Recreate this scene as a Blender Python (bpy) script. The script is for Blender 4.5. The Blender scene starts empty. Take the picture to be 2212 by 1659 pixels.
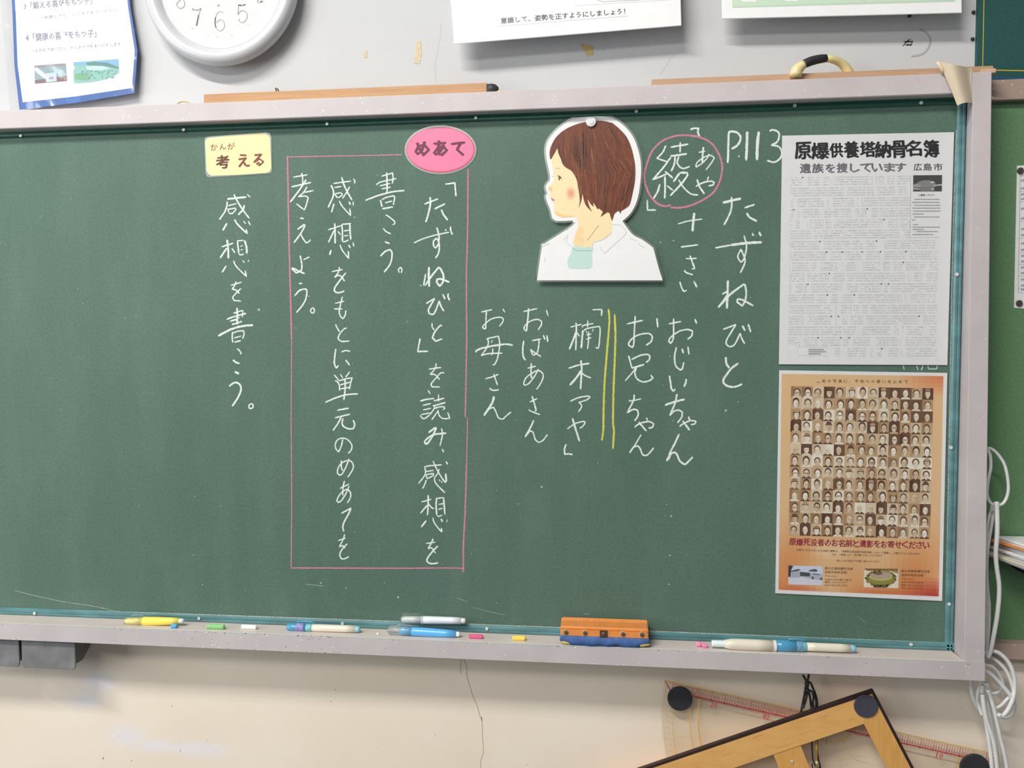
import bpy, bmesh, math, random
from mathutils import Vector, Matrix
from mathutils.geometry import tessellate_polygon
random.seed(7)
SC = bpy.context.scene
COL = SC.collection

# ---------------------------------------------------------------- camera
W, HH, F = 2212.0, 1659.0, 1750.0
YAW, PIT, ROL = 0.1161, 0.0493, -0.0033
CAM = Vector((-0.763, -1.908, 0.6786))
FW = Vector((-math.sin(YAW)*math.cos(PIT), math.cos(YAW)*math.cos(PIT), -math.sin(PIT)))
R0 = Vector((math.cos(YAW), math.sin(YAW), 0)); U0 = R0.cross(FW)
RI = R0*math.cos(ROL) + U0*math.sin(ROL); UP = -R0*math.sin(ROL) + U0*math.cos(ROL)
cam = bpy.data.cameras.new('camera'); cam.sensor_width = 36; cam.lens = F/W*36
cam.clip_start = 0.05
co = bpy.data.objects.new('camera', cam); COL.objects.link(co)
m3 = Matrix((RI, UP, -FW)).transposed()
co.matrix_world = Matrix.Translation(CAM) @ m3.to_4x4()
SC.camera = co

# ---------------------------------------------------------------- light
SC.view_settings.view_transform = 'Standard'
SC.view_settings.look = 'None'
SC.view_settings.exposure = 0.07
SC.view_settings.gamma = 1
SC.view_settings.use_curve_mapping = False
wd = bpy.data.worlds.new('room_light'); SC.world = wd; wd.use_nodes = True
wd.node_tree.nodes['Background'].inputs[0].default_value = (0.93, 0.97, 1.0, 1)
wd.node_tree.nodes['Background'].inputs[1].default_value = 0.15

def area(name, loc, target, sx, sy, power, col):
    l = bpy.data.lights.new(name, 'AREA'); l.shape = 'RECTANGLE'; l.size = sx; l.size_y = sy
    l.energy = power; l.color = col
    o = bpy.data.objects.new(name, l); COL.objects.link(o)
    o.location = loc
    o.rotation_euler = (Vector(target)-Vector(loc)).to_track_quat('-Z', 'Y').to_euler()
    return o
area('board_lamp', (-2.5, -3.1, 3.95), (-1.4, 0, 0.4), 2.6, 0.08, 178, (1, 0.97, 0.92))
area('room_lamps', (-2.8, -4.6, 2.9), (-1.4, 0, 0.3), 3.6, 0.4, 66, (1, 0.975, 0.94))
area('window_daylight', (-5.2, -2.6, 1.0), (-1.2, 0, 0.7), 3.0, 1.8, 82, (0.93, 0.97, 1.0))

# ---------------------------------------------------------------- helpers
def lin(c):
    out = []
    for v in c[:3]:
        v = v/255.0
        out.append(v/12.92 if v <= 0.04045 else ((v+0.055)/1.055)**2.4)
    return tuple(out)+(1.0,)

def ray(x, y):
    return (FW + RI*((x-W/2)/F) - UP*((y-HH/2)/F))

def px(x, y, Y=0.0):                      # picture position -> point of the vertical plane y = Y
    d = ray(x, y); t = (Y-CAM.y)/d.y
    return CAM + d*t

def pz(x, y, Z):                          # -> point of the level plane z = Z
    d = ray(x, y); t = (Z-CAM.z)/d.z
    return CAM + d*t

class Plane:                              # a (possibly leaning) sheet plane
    def __init__(s, p, n=(0, -1, 0)):
        s.p = Vector(p); s.n = Vector(n).normalized()
    def at(s, x, y, lift=0.0):
        p = s.p + s.n*lift; d = ray(x, y)
        t = (p-CAM).dot(s.n)/d.dot(s.n)
        return CAM + d*t
def VP(Y): return Plane((0, Y, 0))
def lean(xa, ya, Ya, xb, yb, Yb):         # plane level in x through two picture points at two depths
    a, b = px(xa, ya, Ya), px(xb, yb, Yb)
    v = Vector((0, b.y-a.y, b.z-a.z)); n = v.cross(Vector((1, 0, 0)))
    if n.y > 0: n = -n
    return Plane(a, n)

ORG = {}
def thing(name, label, cat, loc, group=None):
    o = bpy.data.objects.new(name, None); COL.objects.link(o)
    o.empty_display_size = 0.03
    o.location = loc; ORG[o.name] = Vector(loc)
    o['label'] = label; o['category'] = cat
    if group: o['group'] = group
    return o
def tag(o, label, cat, group=None):
    o['label'] = label; o['category'] = cat
    if group: o['group'] = group
    return o

def mk(name, vs, fs, mat, parent=None, smooth=False, cols=None, label=None, bevel=0):
    vs = [Vector(v) for v in vs]
    if parent is None:
        c = sum(vs, Vector())/len(vs)
        c.z = min(v.z for v in vs)
    else:
        c = ORG[parent.name]
    me = bpy.data.meshes.new(name)
    me.from_pydata([tuple(v-c) for v in vs], [], fs)
    mats = mat if isinstance(mat, (list, tuple)) else [mat]
    for m in mats: me.materials.append(m)
    bm = bmesh.new(); bm.from_mesh(me)
    if cols is None:
        bmesh.ops.recalc_face_normals(bm, faces=bm.faces)
    if bevel:
        bmesh.ops.bevel(bm, geom=[e for e in bm.edges if len(e.link_faces) == 2 and e.calc_face_angle() > 0.5], offset=bevel, segments=2, affect='EDGES', clamp_overlap=True)
    bm.to_mesh(me); bm.free()
    if cols is not None:
        at = me.color_attributes.new('Col', 'FLOAT_COLOR', 'CORNER')
        k = 0
        buf = []
        for p, cc in zip(me.polygons, cols):
            buf += list(cc)*p.loop_total
        at.data.foreach_set('color', buf)
    if smooth:
        me.polygons.foreach_set('use_smooth', [True]*len(me.polygons))
    o = bpy.data.objects.new(name, me); COL.objects.link(o)
    if parent is not None:
        o.parent = parent; ORG[o.name] = c
        me_origin = o
    else:
        o.location = c; ORG[o.name] = c
    if label: o['label'] = label
    return o
# children of a mesh part keep the thing's origin, so their parent offset is zero
_mk = mk

def box8(p, q):
    x0, y0, z0 = p; x1, y1, z1 = q
    v = [(x0,y0,z0),(x1,y0,z0),(x1,y1,z0),(x0,y1,z0),(x0,y0,z1),(x1,y0,z1),(x1,y1,z1),(x0,y1,z1)]
    f = [(0,3,2,1),(4,5,6,7),(0,1,5,4),(1,2,6,5),(2,3,7,6),(3,0,4,7)]
    return v, f
def box(name, p, q, mat, parent=None, bevel=0, **k):
    v, f = box8(p, q)
    return mk(name, v, f, mat, parent, bevel=bevel, **k)

def tri(pts2):
    return [tuple(t) for t in tessellate_polygon([[Vector((p[0], p[1], 0)) for p in pts2]])]

def slab(name, outline, plane, thick, mat, parent=None, lift=0.0, **k):
    n = len(outline)
    a = [plane.at(x, y, lift) for x, y in outline]
    b = [v - plane.n*thick for v in a]
    t = tri(outline)
    fs = list(t) + [(i+n, k_+n, j+n) for i, j, k_ in t]
    fs += [(i, (i+1) % n, (i+1) % n+n, i+n) for i in range(n)]
    return mk(name, a+b, fs, mat, parent, **k)

def tube(path, rad, seg=10, caps=True):
    pts = [Vector(p) for p in path]; n = len(pts)
    rs = rad if isinstance(rad, (list, tuple)) else [rad]*n
    vs, fs = [], []
    prev = None
    for i, p in enumerate(pts):
        t = (pts[min(i+1, n-1)]-pts[max(i-1, 0)]).normalized()
        if prev is None:
            a = t.orthogonal().normalized()
        else:
            a = (prev - t*prev.dot(t)).normalized()
        prev = a; b = t.cross(a)
        for k in range(seg):
            th = 2*math.pi*k/seg
            vs.append(p + (a*math.cos(th)+b*math.sin(th))*rs[i])
    for i in range(n-1):
        for k in range(seg):
            k2 = (k+1) % seg
            fs.append((i*seg+k, i*seg+k2, (i+1)*seg+k2, (i+1)*seg+k))
    if caps:
        fs.append(tuple(range(seg))[::-1]); fs.append(tuple((n-1)*seg+k for k in range(seg)))
    return vs, fs

def crom(pts, step=6, corner=60):
    """smooth a px polyline, keeping sharp corners"""
    if len(pts) < 3: return pts
    runs, cur = [], [pts[0]]
    for i in range(1, len(pts)-1):
        cur.append(pts[i])
        a = Vector(pts[i])-Vector(pts[i-1]); b = Vector(pts[i+1])-Vector(pts[i])
        if a.length > 0 and b.length > 0 and math.degrees(a.angle(b)) > corner:
            runs.append(cur); cur = [pts[i]]
    cur.append(pts[-1]); runs.append(cur)
    out = []
    for r in runs:
        if len(r) < 3:
            seg = list(r)
        else:
            seg = []
            q = [r[0]]+r+[r[-1]]
            for i in range(1, len(q)-2):
                p0, p1, p2, p3 = [Vector(v) for v in q[i-1:i+3]]
                for s in range(step):
                    t = s/step
                    v = 0.5*((2*p1)+(-p0+p2)*t+(2*p0-5*p1+4*p2-p3)*t*t+(-p0+3*p1-3*p2+p3)*t**3)
                    seg.append(tuple(v))
            seg.append(tuple(r[-1]))
        out += seg if not out else seg[1:]
    return out

def lathe(profile, c, axis, seg=24):
    """profile: (distance along axis, radius)"""
    c = Vector(c); ax = Vector(axis).normalized(); a = ax.orthogonal().normalized(); b = ax.cross(a)
    vs, fs = [], []
    n = len(profile)
    for s, r in profile:
        for k in range(seg):
            th = 2*math.pi*k/seg
            vs.append(c + ax*s + (a*math.cos(th)+b*math.sin(th))*max(r, 1e-5))
    for i in range(n-1):
        for k in range(seg):
            k2 = (k+1) % seg
            fs.append((i*seg+k, i*seg+k2, (i+1)*seg+k2, (i+1)*seg+k))
    fs.append(tuple(range(seg))[::-1]); fs.append(tuple((n-1)*seg+k for k in range(seg)))
    return vs, fs

def ellipse(cx, cy, rx, ry, n=40, rot=0, a0=0, a1=360):
    o = []
    full = abs(a1-a0) >= 360
    for k in range(n if full else n+1):
        th = math.radians(a0+(a1-a0)*k/n)
        x, y = rx*math.cos(th), ry*math.sin(th)
        o.append((cx+x*math.cos(rot)-y*math.sin(rot), cy+x*math.sin(rot)+y*math.cos(rot)))
    return o

def rrect(x0, y0, x1, y1, r, tl=None, n=5):
    o = []
    for cx, cy, a in ((x1-r, y0+r, -90), (x1-r, y1-r, 0), (x0+r, y1-r, 90), (x0+r, y0+r, 180)):
        for k in range(n+1):
            th = math.radians(a+90*k/n); o.append((cx+r*math.cos(th), cy+r*math.sin(th)))
    return o

def quadmap(c):
    """unit square -> picture quad c = TL,TR,BR,BL (projective enough: bilinear)"""
    (ax, ay), (bx, by), (cx, cy), (dx, dy) = c
    def f(u, v):
        return ((ax*(1-u)+bx*u)*(1-v)+(dx*(1-u)+cx*u)*v, (ay*(1-u)+by*u)*(1-v)+(dy*(1-u)+cy*u)*v)
    return f

# ---------------------------------------------------------------- materials
def nodes(name):
    m = bpy.data.materials.new(name); m.use_nodes = True
    nt = m.node_tree; return m, nt, nt.nodes['Principled BSDF']
def N(nt, t, **k):
    n = nt.nodes.new(t)
    for a, v in k.items(): setattr(n, a, v)
    return n
def noise(nt, scale, detail=3, rough=0.5, stretch=None):
    tc = N(nt, 'ShaderNodeTexCoord'); mp = N(nt, 'ShaderNodeMapping')
    nt.links.new(tc.outputs['Object'], mp.inputs[0])
    if stretch: mp.inputs['Scale'].default_value = stretch
    n = N(nt, 'ShaderNodeTexNoise'); n.inputs['Scale'].default_value = scale
    n.inputs['Detail'].default_value = detail; n.inputs['Roughness'].default_value = rough
    nt.links.new(mp.outputs[0], n.inputs['Vector'])
    return n
def ramp(nt, src, stops):
    r = N(nt, 'ShaderNodeValToRGB')
    while len(r.color_ramp.elements) < len(stops): r.color_ramp.elements.new(0.5)
    for e, (p, c) in zip(r.color_ramp.elements, stops):
        e.position = p; e.color = c
    nt.links.new(src, r.inputs[0]); return r
def mixc(nt, fac, a, b):
    m = N(nt, 'ShaderNodeMix', data_type='RGBA')
    for sock, v in ((m.inputs[0], fac), (m.inputs[6], a), (m.inputs[7], b)):
        if hasattr(v, 'is_output'): nt.links.new(v, sock)
        else: sock.default_value = v
    return m.outputs[2]
def plain(name, rgb, rough=0.5, var=0.06, scale=40, metal=0, coat=0, bump=0, spec=0.5, trans=0, alpha=1, stretch=None):
    m, nt, b = nodes(name)
    c = lin(rgb)
    n = noise(nt, scale, stretch=stretch)
    d = tuple(max(0, v*(1-var*2)) for v in c[:3])+(1,); e = tuple(min(1, v*(1+var*2)) for v in c[:3])+(1,)
    r = ramp(nt, n.outputs[0], [(0.3, d), (0.7, e)])
    nt.links.new(r.outputs[0], b.inputs['Base Color'])
    b.inputs['Roughness'].default_value = rough; b.inputs['Metallic'].default_value = metal
    b.inputs['Coat Weight'].default_value = coat; b.inputs['Coat Roughness'].default_value = 0.08
    b.inputs['Specular IOR Level'].default_value = spec
    b.inputs['Transmission Weight'].default_value = trans
    b.inputs['Alpha'].default_value = alpha
    if bump:
        bp = N(nt, 'ShaderNodeBump'); bp.inputs['Strength'].default_value = bump; bp.inputs['Distance'].default_value = 0.002
        nt.links.new(n.outputs[0], bp.inputs['Height']); nt.links.new(bp.outputs[0], b.inputs['Normal'])
    return m

def m_board(name, rgb, dust=0.35, dusty=(150, 172, 160)):
    m, nt, b = nodes(name)
    a = noise(nt, 2.2, 5, 0.6, (1, 1, 0.7)); a2 = noise(nt, 160, 3, 0.7); a3 = noise(nt, 9, 6, 0.7, (1, 1, 0.25))
    r1 = ramp(nt, a.outputs[0], [(0.35, (0, 0, 0, 1)), (0.75, (1, 1, 1, 1))])
    r3 = ramp(nt, a3.outputs[0], [(0.45, (0, 0, 0, 1)), (0.8, (1, 1, 1, 1))])
    mu = N(nt, 'ShaderNodeMath', operation='MULTIPLY_ADD'); nt.links.new(r1.outputs[0], mu.inputs[0]); mu.inputs[1].default_value = dust*0.25
    s = N(nt, 'ShaderNodeMath', operation='MULTIPLY'); nt.links.new(r3.outputs[0], s.inputs[0]); s.inputs[1].default_value = dust*0.3
    nt.links.new(s.outputs[0], mu.inputs[2])
    c = mixc(nt, mu.outputs[0], lin(rgb), lin(dusty))
    r2 = ramp(nt, a2.outputs[0], [(0.3, (0.86, 0.86, 0.86, 1)), (0.7, (1.12, 1.12, 1.12, 1))])
    mm = N(nt, 'ShaderNodeMix', data_type='RGBA', blend_type='MULTIPLY'); mm.inputs[0].default_value = 1
    nt.links.new(c, mm.inputs[6]); nt.links.new(r2.outputs[0], mm.inputs[7])
    nt.links.new(mm.outputs[2], b.inputs['Base Color'])
    b.inputs['Roughness'].default_value = 0.62; b.inputs['Specular IOR Level'].default_value = 0.35
    return m

def m_wood(name, a, b_, stretch=(3, 30, 60), scale=3, rough=0.45):
    m, nt, b = nodes(name)
    n = noise(nt, scale, 5, 0.6, stretch)
    r = ramp(nt, n.outputs[0], [(0.25, lin(a)), (0.75, lin(b_))])
    nt.links.new(r.outputs[0], b.inputs['Base Color']); b.inputs['Roughness'].default_value = rough
    return m

def m_paint(name, rgb, chip=0.5):
    """old paint: mottling, chalk specks, chips along the edges"""
    m, nt, b = nodes(name)
    n = noise(nt, 9, 4); n2 = noise(nt, 190, 2, 0.4); n3 = noise(nt, 75, 4, 0.7); n4 = noise(nt, 26, 2)
    c = lin(rgb)
    r = ramp(nt, n.outputs[0], [(0.3, tuple(v*0.93 for v in c[:3])+(1,)), (0.7, tuple(v*1.05 for v in c[:3])+(1,))])
    sp = ramp(nt, n2.outputs[0], [(0.715, (0, 0, 0, 1)), (0.76, (0.8, 0.8, 0.8, 1))])
    k = mixc(nt, sp.outputs[0], r.outputs[0], lin((244, 240, 236)))
    ch = ramp(nt, n3.outputs[0], [(0.69, (0, 0, 0, 1)), (0.72, (1, 1, 1, 1))])
    mk_ = ramp(nt, n4.outputs[0], [(0.5, (0, 0, 0, 1)), (0.62, (chip, chip, chip, 1))])
    mu = N(nt, 'ShaderNodeMath', operation='MULTIPLY'); nt.links.new(ch.outputs[0], mu.inputs[0]); nt.links.new(mk_.outputs[0], mu.inputs[1])
    k2 = mixc(nt, mu.outputs[0], k, lin((150, 108, 96)))
    nt.links.new(k2, b.inputs['Base Color']); b.inputs['Roughness'].default_value = 0.5
    return m

def m_chalk(name, rgb, cover=0.5):
    m, nt, b = nodes(name)
    b.inputs['Base Color'].default_value = lin(rgb); b.inputs['Roughness'].default_value = 0.95
    b.inputs['Specular IOR Level'].default_value = 0.1
    n = noise(nt, 520, 2, 0.6)
    r = ramp(nt, n.outputs[0], [(cover-0.16, (0.35, 0.35, 0.35, 1)), (cover, (1, 1, 1, 1))])
    nt.links.new(r.outputs[0], b.inputs['Alpha'])
    return m

def m_print(name, rough=0.45, coat=0.0, bump=0.0):
    m, nt, b = nodes(name)
    a = N(nt, 'ShaderNodeVertexColor'); a.layer_name = 'Col'
    n = noise(nt, 220, 2)
    r = ramp(nt, n.outputs[0], [(0.3, (0.96, 0.96, 0.96, 1)), (0.7, (1, 1, 1, 1))])
    mm = N(nt, 'ShaderNodeMix', data_type='RGBA', blend_type='MULTIPLY'); mm.inputs[0].default_value = 1
    nt.links.new(a.outputs[0], mm.inputs[6]); nt.links.new(r.outputs[0], mm.inputs[7])
    nt.links.new(mm.outputs[2], b.inputs['Base Color']); b.inputs['Roughness'].default_value = rough
    b.inputs['Coat Weight'].default_value = coat; b.inputs['Coat Roughness'].default_value = 0.12
    return m

def m_film(name, gloss=0.06, rough=0.06, wave=0.5, scale=7, tint=(1, 1, 1, 1)):
    """clear film: lets the paper through and mirrors lamps on its waves"""
    m, nt, b = nodes(name)
    nt.nodes.remove(b); out = nt.nodes['Material Output']
    tr = N(nt, 'ShaderNodeBsdfTransparent'); tr.inputs[0].default_value = tint
    gl = N(nt, 'ShaderNodeBsdfGlossy'); gl.inputs['Roughness'].default_value = rough
    n = noise(nt, scale, 2, 0.4, (1.5, 1, 0.8))
    bp = N(nt, 'ShaderNodeBump'); bp.inputs['Strength'].default_value = wave; bp.inputs['Distance'].default_value = 0.02
    nt.links.new(n.outputs[0], bp.inputs['Height']); nt.links.new(bp.outputs[0], gl.inputs['Normal'])
    mx = N(nt, 'ShaderNodeMixShader')
    mx.inputs[0].default_value = gloss
    nt.links.new(tr.outputs[0], mx.inputs[1]); nt.links.new(gl.outputs[0], mx.inputs[2])
    nt.links.new(mx.outputs[0], out.inputs['Surface'])
    return m

M = {}
M['green'] = m_board('chalkboard_green', (81, 109, 95))
M['green2'] = m_board('side_board_green', (100, 138, 98), 0.2, (120, 150, 110))
M['green3'] = m_board('grid_board_green', (36, 82, 80), 0.1, (60, 110, 110))
M['teal'] = plain('teal_painted_metal', (56, 112, 110), 0.3, 0.08, 30, spec=0.8, coat=0.3, stretch=(1, 1, 1))
M['frame'] = m_paint('pinkish_grey_paint', (202, 193, 194))
M['tray'] = m_paint('dusty_tray_paint', (220, 208, 200), 0.3)
M['teal2'] = plain('dusty_lit_teal_metal', (84, 130, 134), 0.35, 0.12, 40, spec=0.7, stretch=(.3, 1, 1))  # lighter copy of the trim metal: chalk dust and lit tone in one colour
M['shadedtrim'] = plain('shaded_green_metal', (38, 88, 74), 0.35, 0.08, 30)  # darker copy for the top trim: shade under the rail put into its colour
M['screw'] = plain('screw_metal', (225, 228, 226), 0.3, 0.05, metal=0.3)
M['dark'] = plain('dark_hole', (40, 40, 42), 0.6)
M['chalk'] = m_chalk('white_chalk', (236, 244, 240))
M['pinkchalk'] = m_chalk('pink_chalk', (222, 140, 168), 0.53)
M['yellowchalk'] = m_chalk('yellow_chalk', (222, 218, 96), 0.5)
M['dust'] = m_chalk('chalk_dust', (205, 214, 208), 0.6)
M['print'] = m_print('matt_print')
M['gprint'] = m_print('laminated_print', 0.35, 0.5)
M['paper'] = plain('white_paper', (238, 238, 238), 0.45, 0.01, coat=0.0)
M['film'] = m_film('clear_film')
M['filmflat'] = m_film('laminate_edge', 0.14, 0.35, 0.0, 20)
M['wavyfilm'] = m_film('wavy_clear_film', 0.10, 0.10, 0.35, 5)

TY = -0.034
# ---------------------------------------------------------------- printing
class Pr:
    """flat print lying on a sheet: coloured polygons given by picture position"""
    def __init__(s, plane): s.pl = plane; s.v = []; s.f = []; s.c = []
    def poly(s, pts, rgb, lift=1, lin_=False):
        k = len(s.v); s.v += [s.pl.at(x, y, lift*0.00012) for x, y in pts]
        c = lin(rgb)
        t = [tuple(range(len(pts)))] if len(pts) <= 4 else tri(pts)
        for a in t: s.f.append(tuple(i+k for i in a)); s.c.append(c)
    def rect(s, x0, y0, x1, y1, rgb, lift=1): s.poly([(x0, y0), (x1, y0), (x1, y1), (x0, y1)], rgb, lift)
    def line(s, pts, w, rgb, lift=1, taper=False):
        pts = [Vector(p) for p in pts]; n = len(pts)
        if n < 2: return
        L, R_ = [], []
        for i, p in enumerate(pts):
            t = (pts[min(i+1, n-1)]-pts[max(i-1, 0)])
            if t.length == 0: t = Vector((1, 0))
            t.normalize(); q = Vector((-t.y, t.x))
            ww = w/2*(0.35 if taper and i in (0, n-1) else 1)
            L.append(p+q*ww); R_.append(p-q*ww)
        k = len(s.v); c = lin(rgb)
        for a, b in zip(L, R_):
            s.v.append(s.pl.at(a.x, a.y, lift*0.00012)); s.v.append(s.pl.at(b.x, b.y, lift*0.00012))
        for i in range(n-1): s.f.append((k+2*i, k+2*i+1, k+2*i+3, k+2*i+2)); s.c.append(c)
    def text(s, txt, p0, p1, h, rgb, lift=2, bold=0.0, shear=0.0, res=1):
        cv = bpy.data.curves.new('glyphs', 'FONT'); cv.body = txt; cv.size = 1; cv.resolution_u = res
        o = bpy.data.objects.new('glyphs', cv); COL.objects.link(o)
        dg = bpy.context.evaluated_depsgraph_get()
        me = bpy.data.meshes.new_from_object(o.evaluated_get(dg))
        if not me.vertices: return
        xs = [v.co.x for v in me.vertices]; a, b = min(xs), max(xs)
        p0 = Vector(p0); p1 = Vector(p1); d = p1-p0; u = Vector((d.y, -d.x)).normalized()
        ys = [v.co.y for v in me.vertices]; yl, yh = min(ys), max(ys)
        c = lin(rgb); e = bold*1.25
        for ii, (ox, oy) in enumerate(((0, 0),) if bold < .002 else ((0, 0), (e, 0), (-e, 0), (0, e*.6), (0, -e*.6))):
          k = len(s.v)
          for v in me.vertices:
            q = Vector((ox, -oy))*h + p0 + d*((v.co.x-a)/(b-a)) + u*((v.co.y-yl)/(yh-yl)*h) + d.normalized()*shear*(v.co.y-yl)*h
            s.v.append(s.pl.at(q.x, q.y, (lift+ii*.12)*0.00012))
          for p in me.polygons: s.f.append(tuple(i+k for i in p.vertices)); s.c.append(c)
        bpy.data.objects.remove(o); bpy.data.curves.remove(cv); bpy.data.meshes.remove(me)
    def build(s, name, mat, parent, label=None):
        return mk(name, s.v, s.f, mat, parent, cols=s.c, label=label)

def strokes(plane, regions, default=5.0, lift=2, wk=0.58):
    """chalk ribbons; region = (ox, oy, scale, 'w:x,y x,y; ...')"""
    vs, fs = [], []
    for ox, oy, sc, data in regions:
        for st in data.replace('\n', ' ').split(';'):
            st = st.strip()
            if not st: continue
            w = default
            if ':' in st: ww, st = st.split(':'); w = float(ww)
            pts = [tuple(float(a) for a in q.split(',')) for q in st.split()]
            pts = [(ox+x/sc, oy+y/sc) for x, y in pts]
            if len(pts) == 1: pts.append((pts[0][0]+1.5, pts[0][1]+1))
            pts = crom(pts, 5)
            # resample for a lively edge
            P = [Vector(p) for p in pts]; out = [P[0]]
            for i in range(1, len(P)):
                n = max(1, int((P[i]-P[i-1]).length/3.5))
                for k in range(1, n+1): out.append(P[i-1].lerp(P[i], k/n))
            n = len(out); k0 = len(vs)
            for i, p in enumerate(out):
                t = out[min(i+1, n-1)]-out[max(i-1, 0)]
                if t.length < 1e-6: t = Vector((1, 0))
                t.normalize(); q = Vector((-t.y, t.x))
                e = 0.62 if i in (0, n-1) else 1
                h = w*wk/2*e
                a = p+q*h*random.uniform(0.82, 1.12); b = p-q*h*random.uniform(0.82, 1.12)
                l = lift*0.00012+random.random()*0.00004
                vs.append(plane.at(a.x, a.y, l)); vs.append(plane.at(b.x, b.y, l))
            for i in range(n-1): fs.append((k0+2*i, k0+2*i+1, k0+2*i+3, k0+2*i+2))
    return vs, fs

# ================================================================= THE WALL
YW = 0.05
def m_wall():
    m, nt, b = nodes('old_wall_paint')
    tc = N(nt, 'ShaderNodeTexCoord')
    n = noise(nt, 3.5, 4); n2 = noise(nt, 45, 3, 0.6); n3 = noise(nt, 130, 1, 0.3)
    up = ramp(nt, n.outputs[0], [(0.3, lin((196, 197, 199))), (0.7, lin((201, 202, 203)))])
    lo = ramp(nt, n.outputs[0], [(0.3, lin((240, 226, 206))), (0.7, lin((247, 234, 216)))])
    sx = N(nt, 'ShaderNodeSeparateXYZ'); nt.links.new(tc.outputs['Object'], sx.inputs[0])
    gt = N(nt, 'ShaderNodeMath', operation='GREATER_THAN'); nt.links.new(sx.outputs['Z'], gt.inputs[0]); gt.inputs[1].default_value = 0.6
    c = mixc(nt, gt.outputs[0], lo.outputs[0], up.outputs[0])
    # worn pale patches where notices once hung
    for (x, y, rx, ry) in PATCH:
        vm = N(nt, 'ShaderNodeVectorMath', operation='SUBTRACT'); nt.links.new(tc.outputs['Object'], vm.inputs[0])
        p = px(x, y, YW); vm.inputs[1].default_value = (p.x, 0, p.z)
        v2 = N(nt, 'ShaderNodeVectorMath', operation='MULTIPLY'); nt.links.new(vm.outputs[0], v2.inputs[0]); v2.inputs[1].default_value = (1/rx, 0, 1/ry)
        ln = N(nt, 'ShaderNodeVectorMath', operation='LENGTH'); nt.links.new(v2.outputs[0], ln.inputs[0])
        ad = N(nt, 'ShaderNodeMath', operation='MULTIPLY_ADD'); nt.links.new(n2.outputs[0], ad.inputs[0]); ad.inputs[1].default_value = 0.7; nt.links.new(ln.outputs['Value'], ad.inputs[2])
        r = ramp(nt, ad.outputs[0], [(0.5, (0.8, 0.8, 0.8, 1)), (1.15, (0, 0, 0, 1))])
        c = mixc(nt, r.outputs[0], c, lin((238, 234, 240)))
    sp = ramp(nt, n3.outputs[0], [(0.77, (0, 0, 0, 1)), (0.84, (0.2, 0.2, 0.2, 1))])
    c = mixc(nt, sp.outputs[0], c, lin((190, 170, 150)))
    nt.links.new(c, b.inputs['Base Color']); b.inputs['Roughness'].default_value = 0.7
    bp = N(nt, 'ShaderNodeBump'); bp.inputs['Strength'].default_value = 0.15; bp.inputs['Distance'].default_value = 0.002
    nt.links.new(n2.outputs[0], bp.inputs['Height']); nt.links.new(bp.outputs[0], b.inputs['Normal'])
    return m
PATCH = [(212, 1474, .10, .058), (185, 1512, .10, .045), (272, 1588, .10, .06), (340, 1612, .15, .038), (435, 1620, .15, .048)]
v, f = box8((-4.0, YW, -0.9), (2.2, YW+0.1, 2.6))
wall = bpy.data.meshes.new('wall_front'); wall.from_pydata(v, [], f); wall.materials.append(m_wall())
wall = bpy.data.objects.new('wall_front', wall); COL.objects.link(wall); wall['kind'] = 'structure'; ORG['wall_front'] = Vector()
M['crackm'] = plain('crack_brown', (120, 104, 88), 0.9)  # dull brown crack colour
WP = VP(YW)
cr = Pr(WP)
cr.line(crom([(1002,1425),(1008,1440),(1009,1462),(1016,1485),(1022,1505),(1031,1525),(1036,1545),(1041,1558),(1042,1583),(1044,1622),(1039,1642),(1038,1659),(1041,1700)]), 1.1, (178, 156, 132), 2)
cr.line([(1040, 1548), (1041, 1558)], 1.8, (150, 126, 100), 2); cr.line([(996, 1425), (995, 1455)], 0.9, (160, 138, 116), 2)
cr.build('crack', M['print'], wall, label='thin crack running down the beige lower wall')
cr = Pr(WP)
cr.line(crom([(953, 50), (951, 80), (945, 110), (940, 145), (941, 180)]), 1.1, (182, 182, 186), 2)
cr.line(crom([(1458, 115), (1448, 128), (1440, 140), (1425, 160)]), 0.9, (190, 188, 188), 2)
cr.build('crack', M['print'], wall)
sp = Pr(WP)
for x, y, s_, c in [(223,1638,2.6,(140,82,62)),(284,1643,1.8,(160,110,90)),(371,1525,1.5,(120,100,80)),(724,1490,1.8,(150,130,60)),(715,1515,1.6,(130,110,80)),(815,1615,1,(140,120,90)),(940,1588,1.2,(120,110,90)),(1140,1652,1.5,(120,110,100)),(390,1620,1.6,(150,130,110)),(389,1623,1.2,(120,110,100)),(255,1590,1.3,(150,130,110)),(448,1600,1.3,(130,120,110)),(690,130,1.5,(190,190,190)),(1305,107,1.3,(120,110,100)),(1295,110,1.5,(190,170,150))]:
    sp.poly(ellipse(x, y, s_*.65, s_*.95, 8), tuple((v_+205)//2 for v_ in c), 1)
sp.build('stain', M['print'], wall)['kind'] = 'stuff'

# ================================================================= CHALKBOARD
H = 1.2; TR = 0.019
BP = VP(0.0)
board = thing('chalkboard', 'large green chalkboard in a pinkish-grey frame, covered in white chalk writing', 'chalkboard', (-1.3, 0, 0))
XL = -2.9
box('writing_surface', (XL, 0, -0.005), (0.005, 0.02, H+0.005), M['green'], board)
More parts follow.
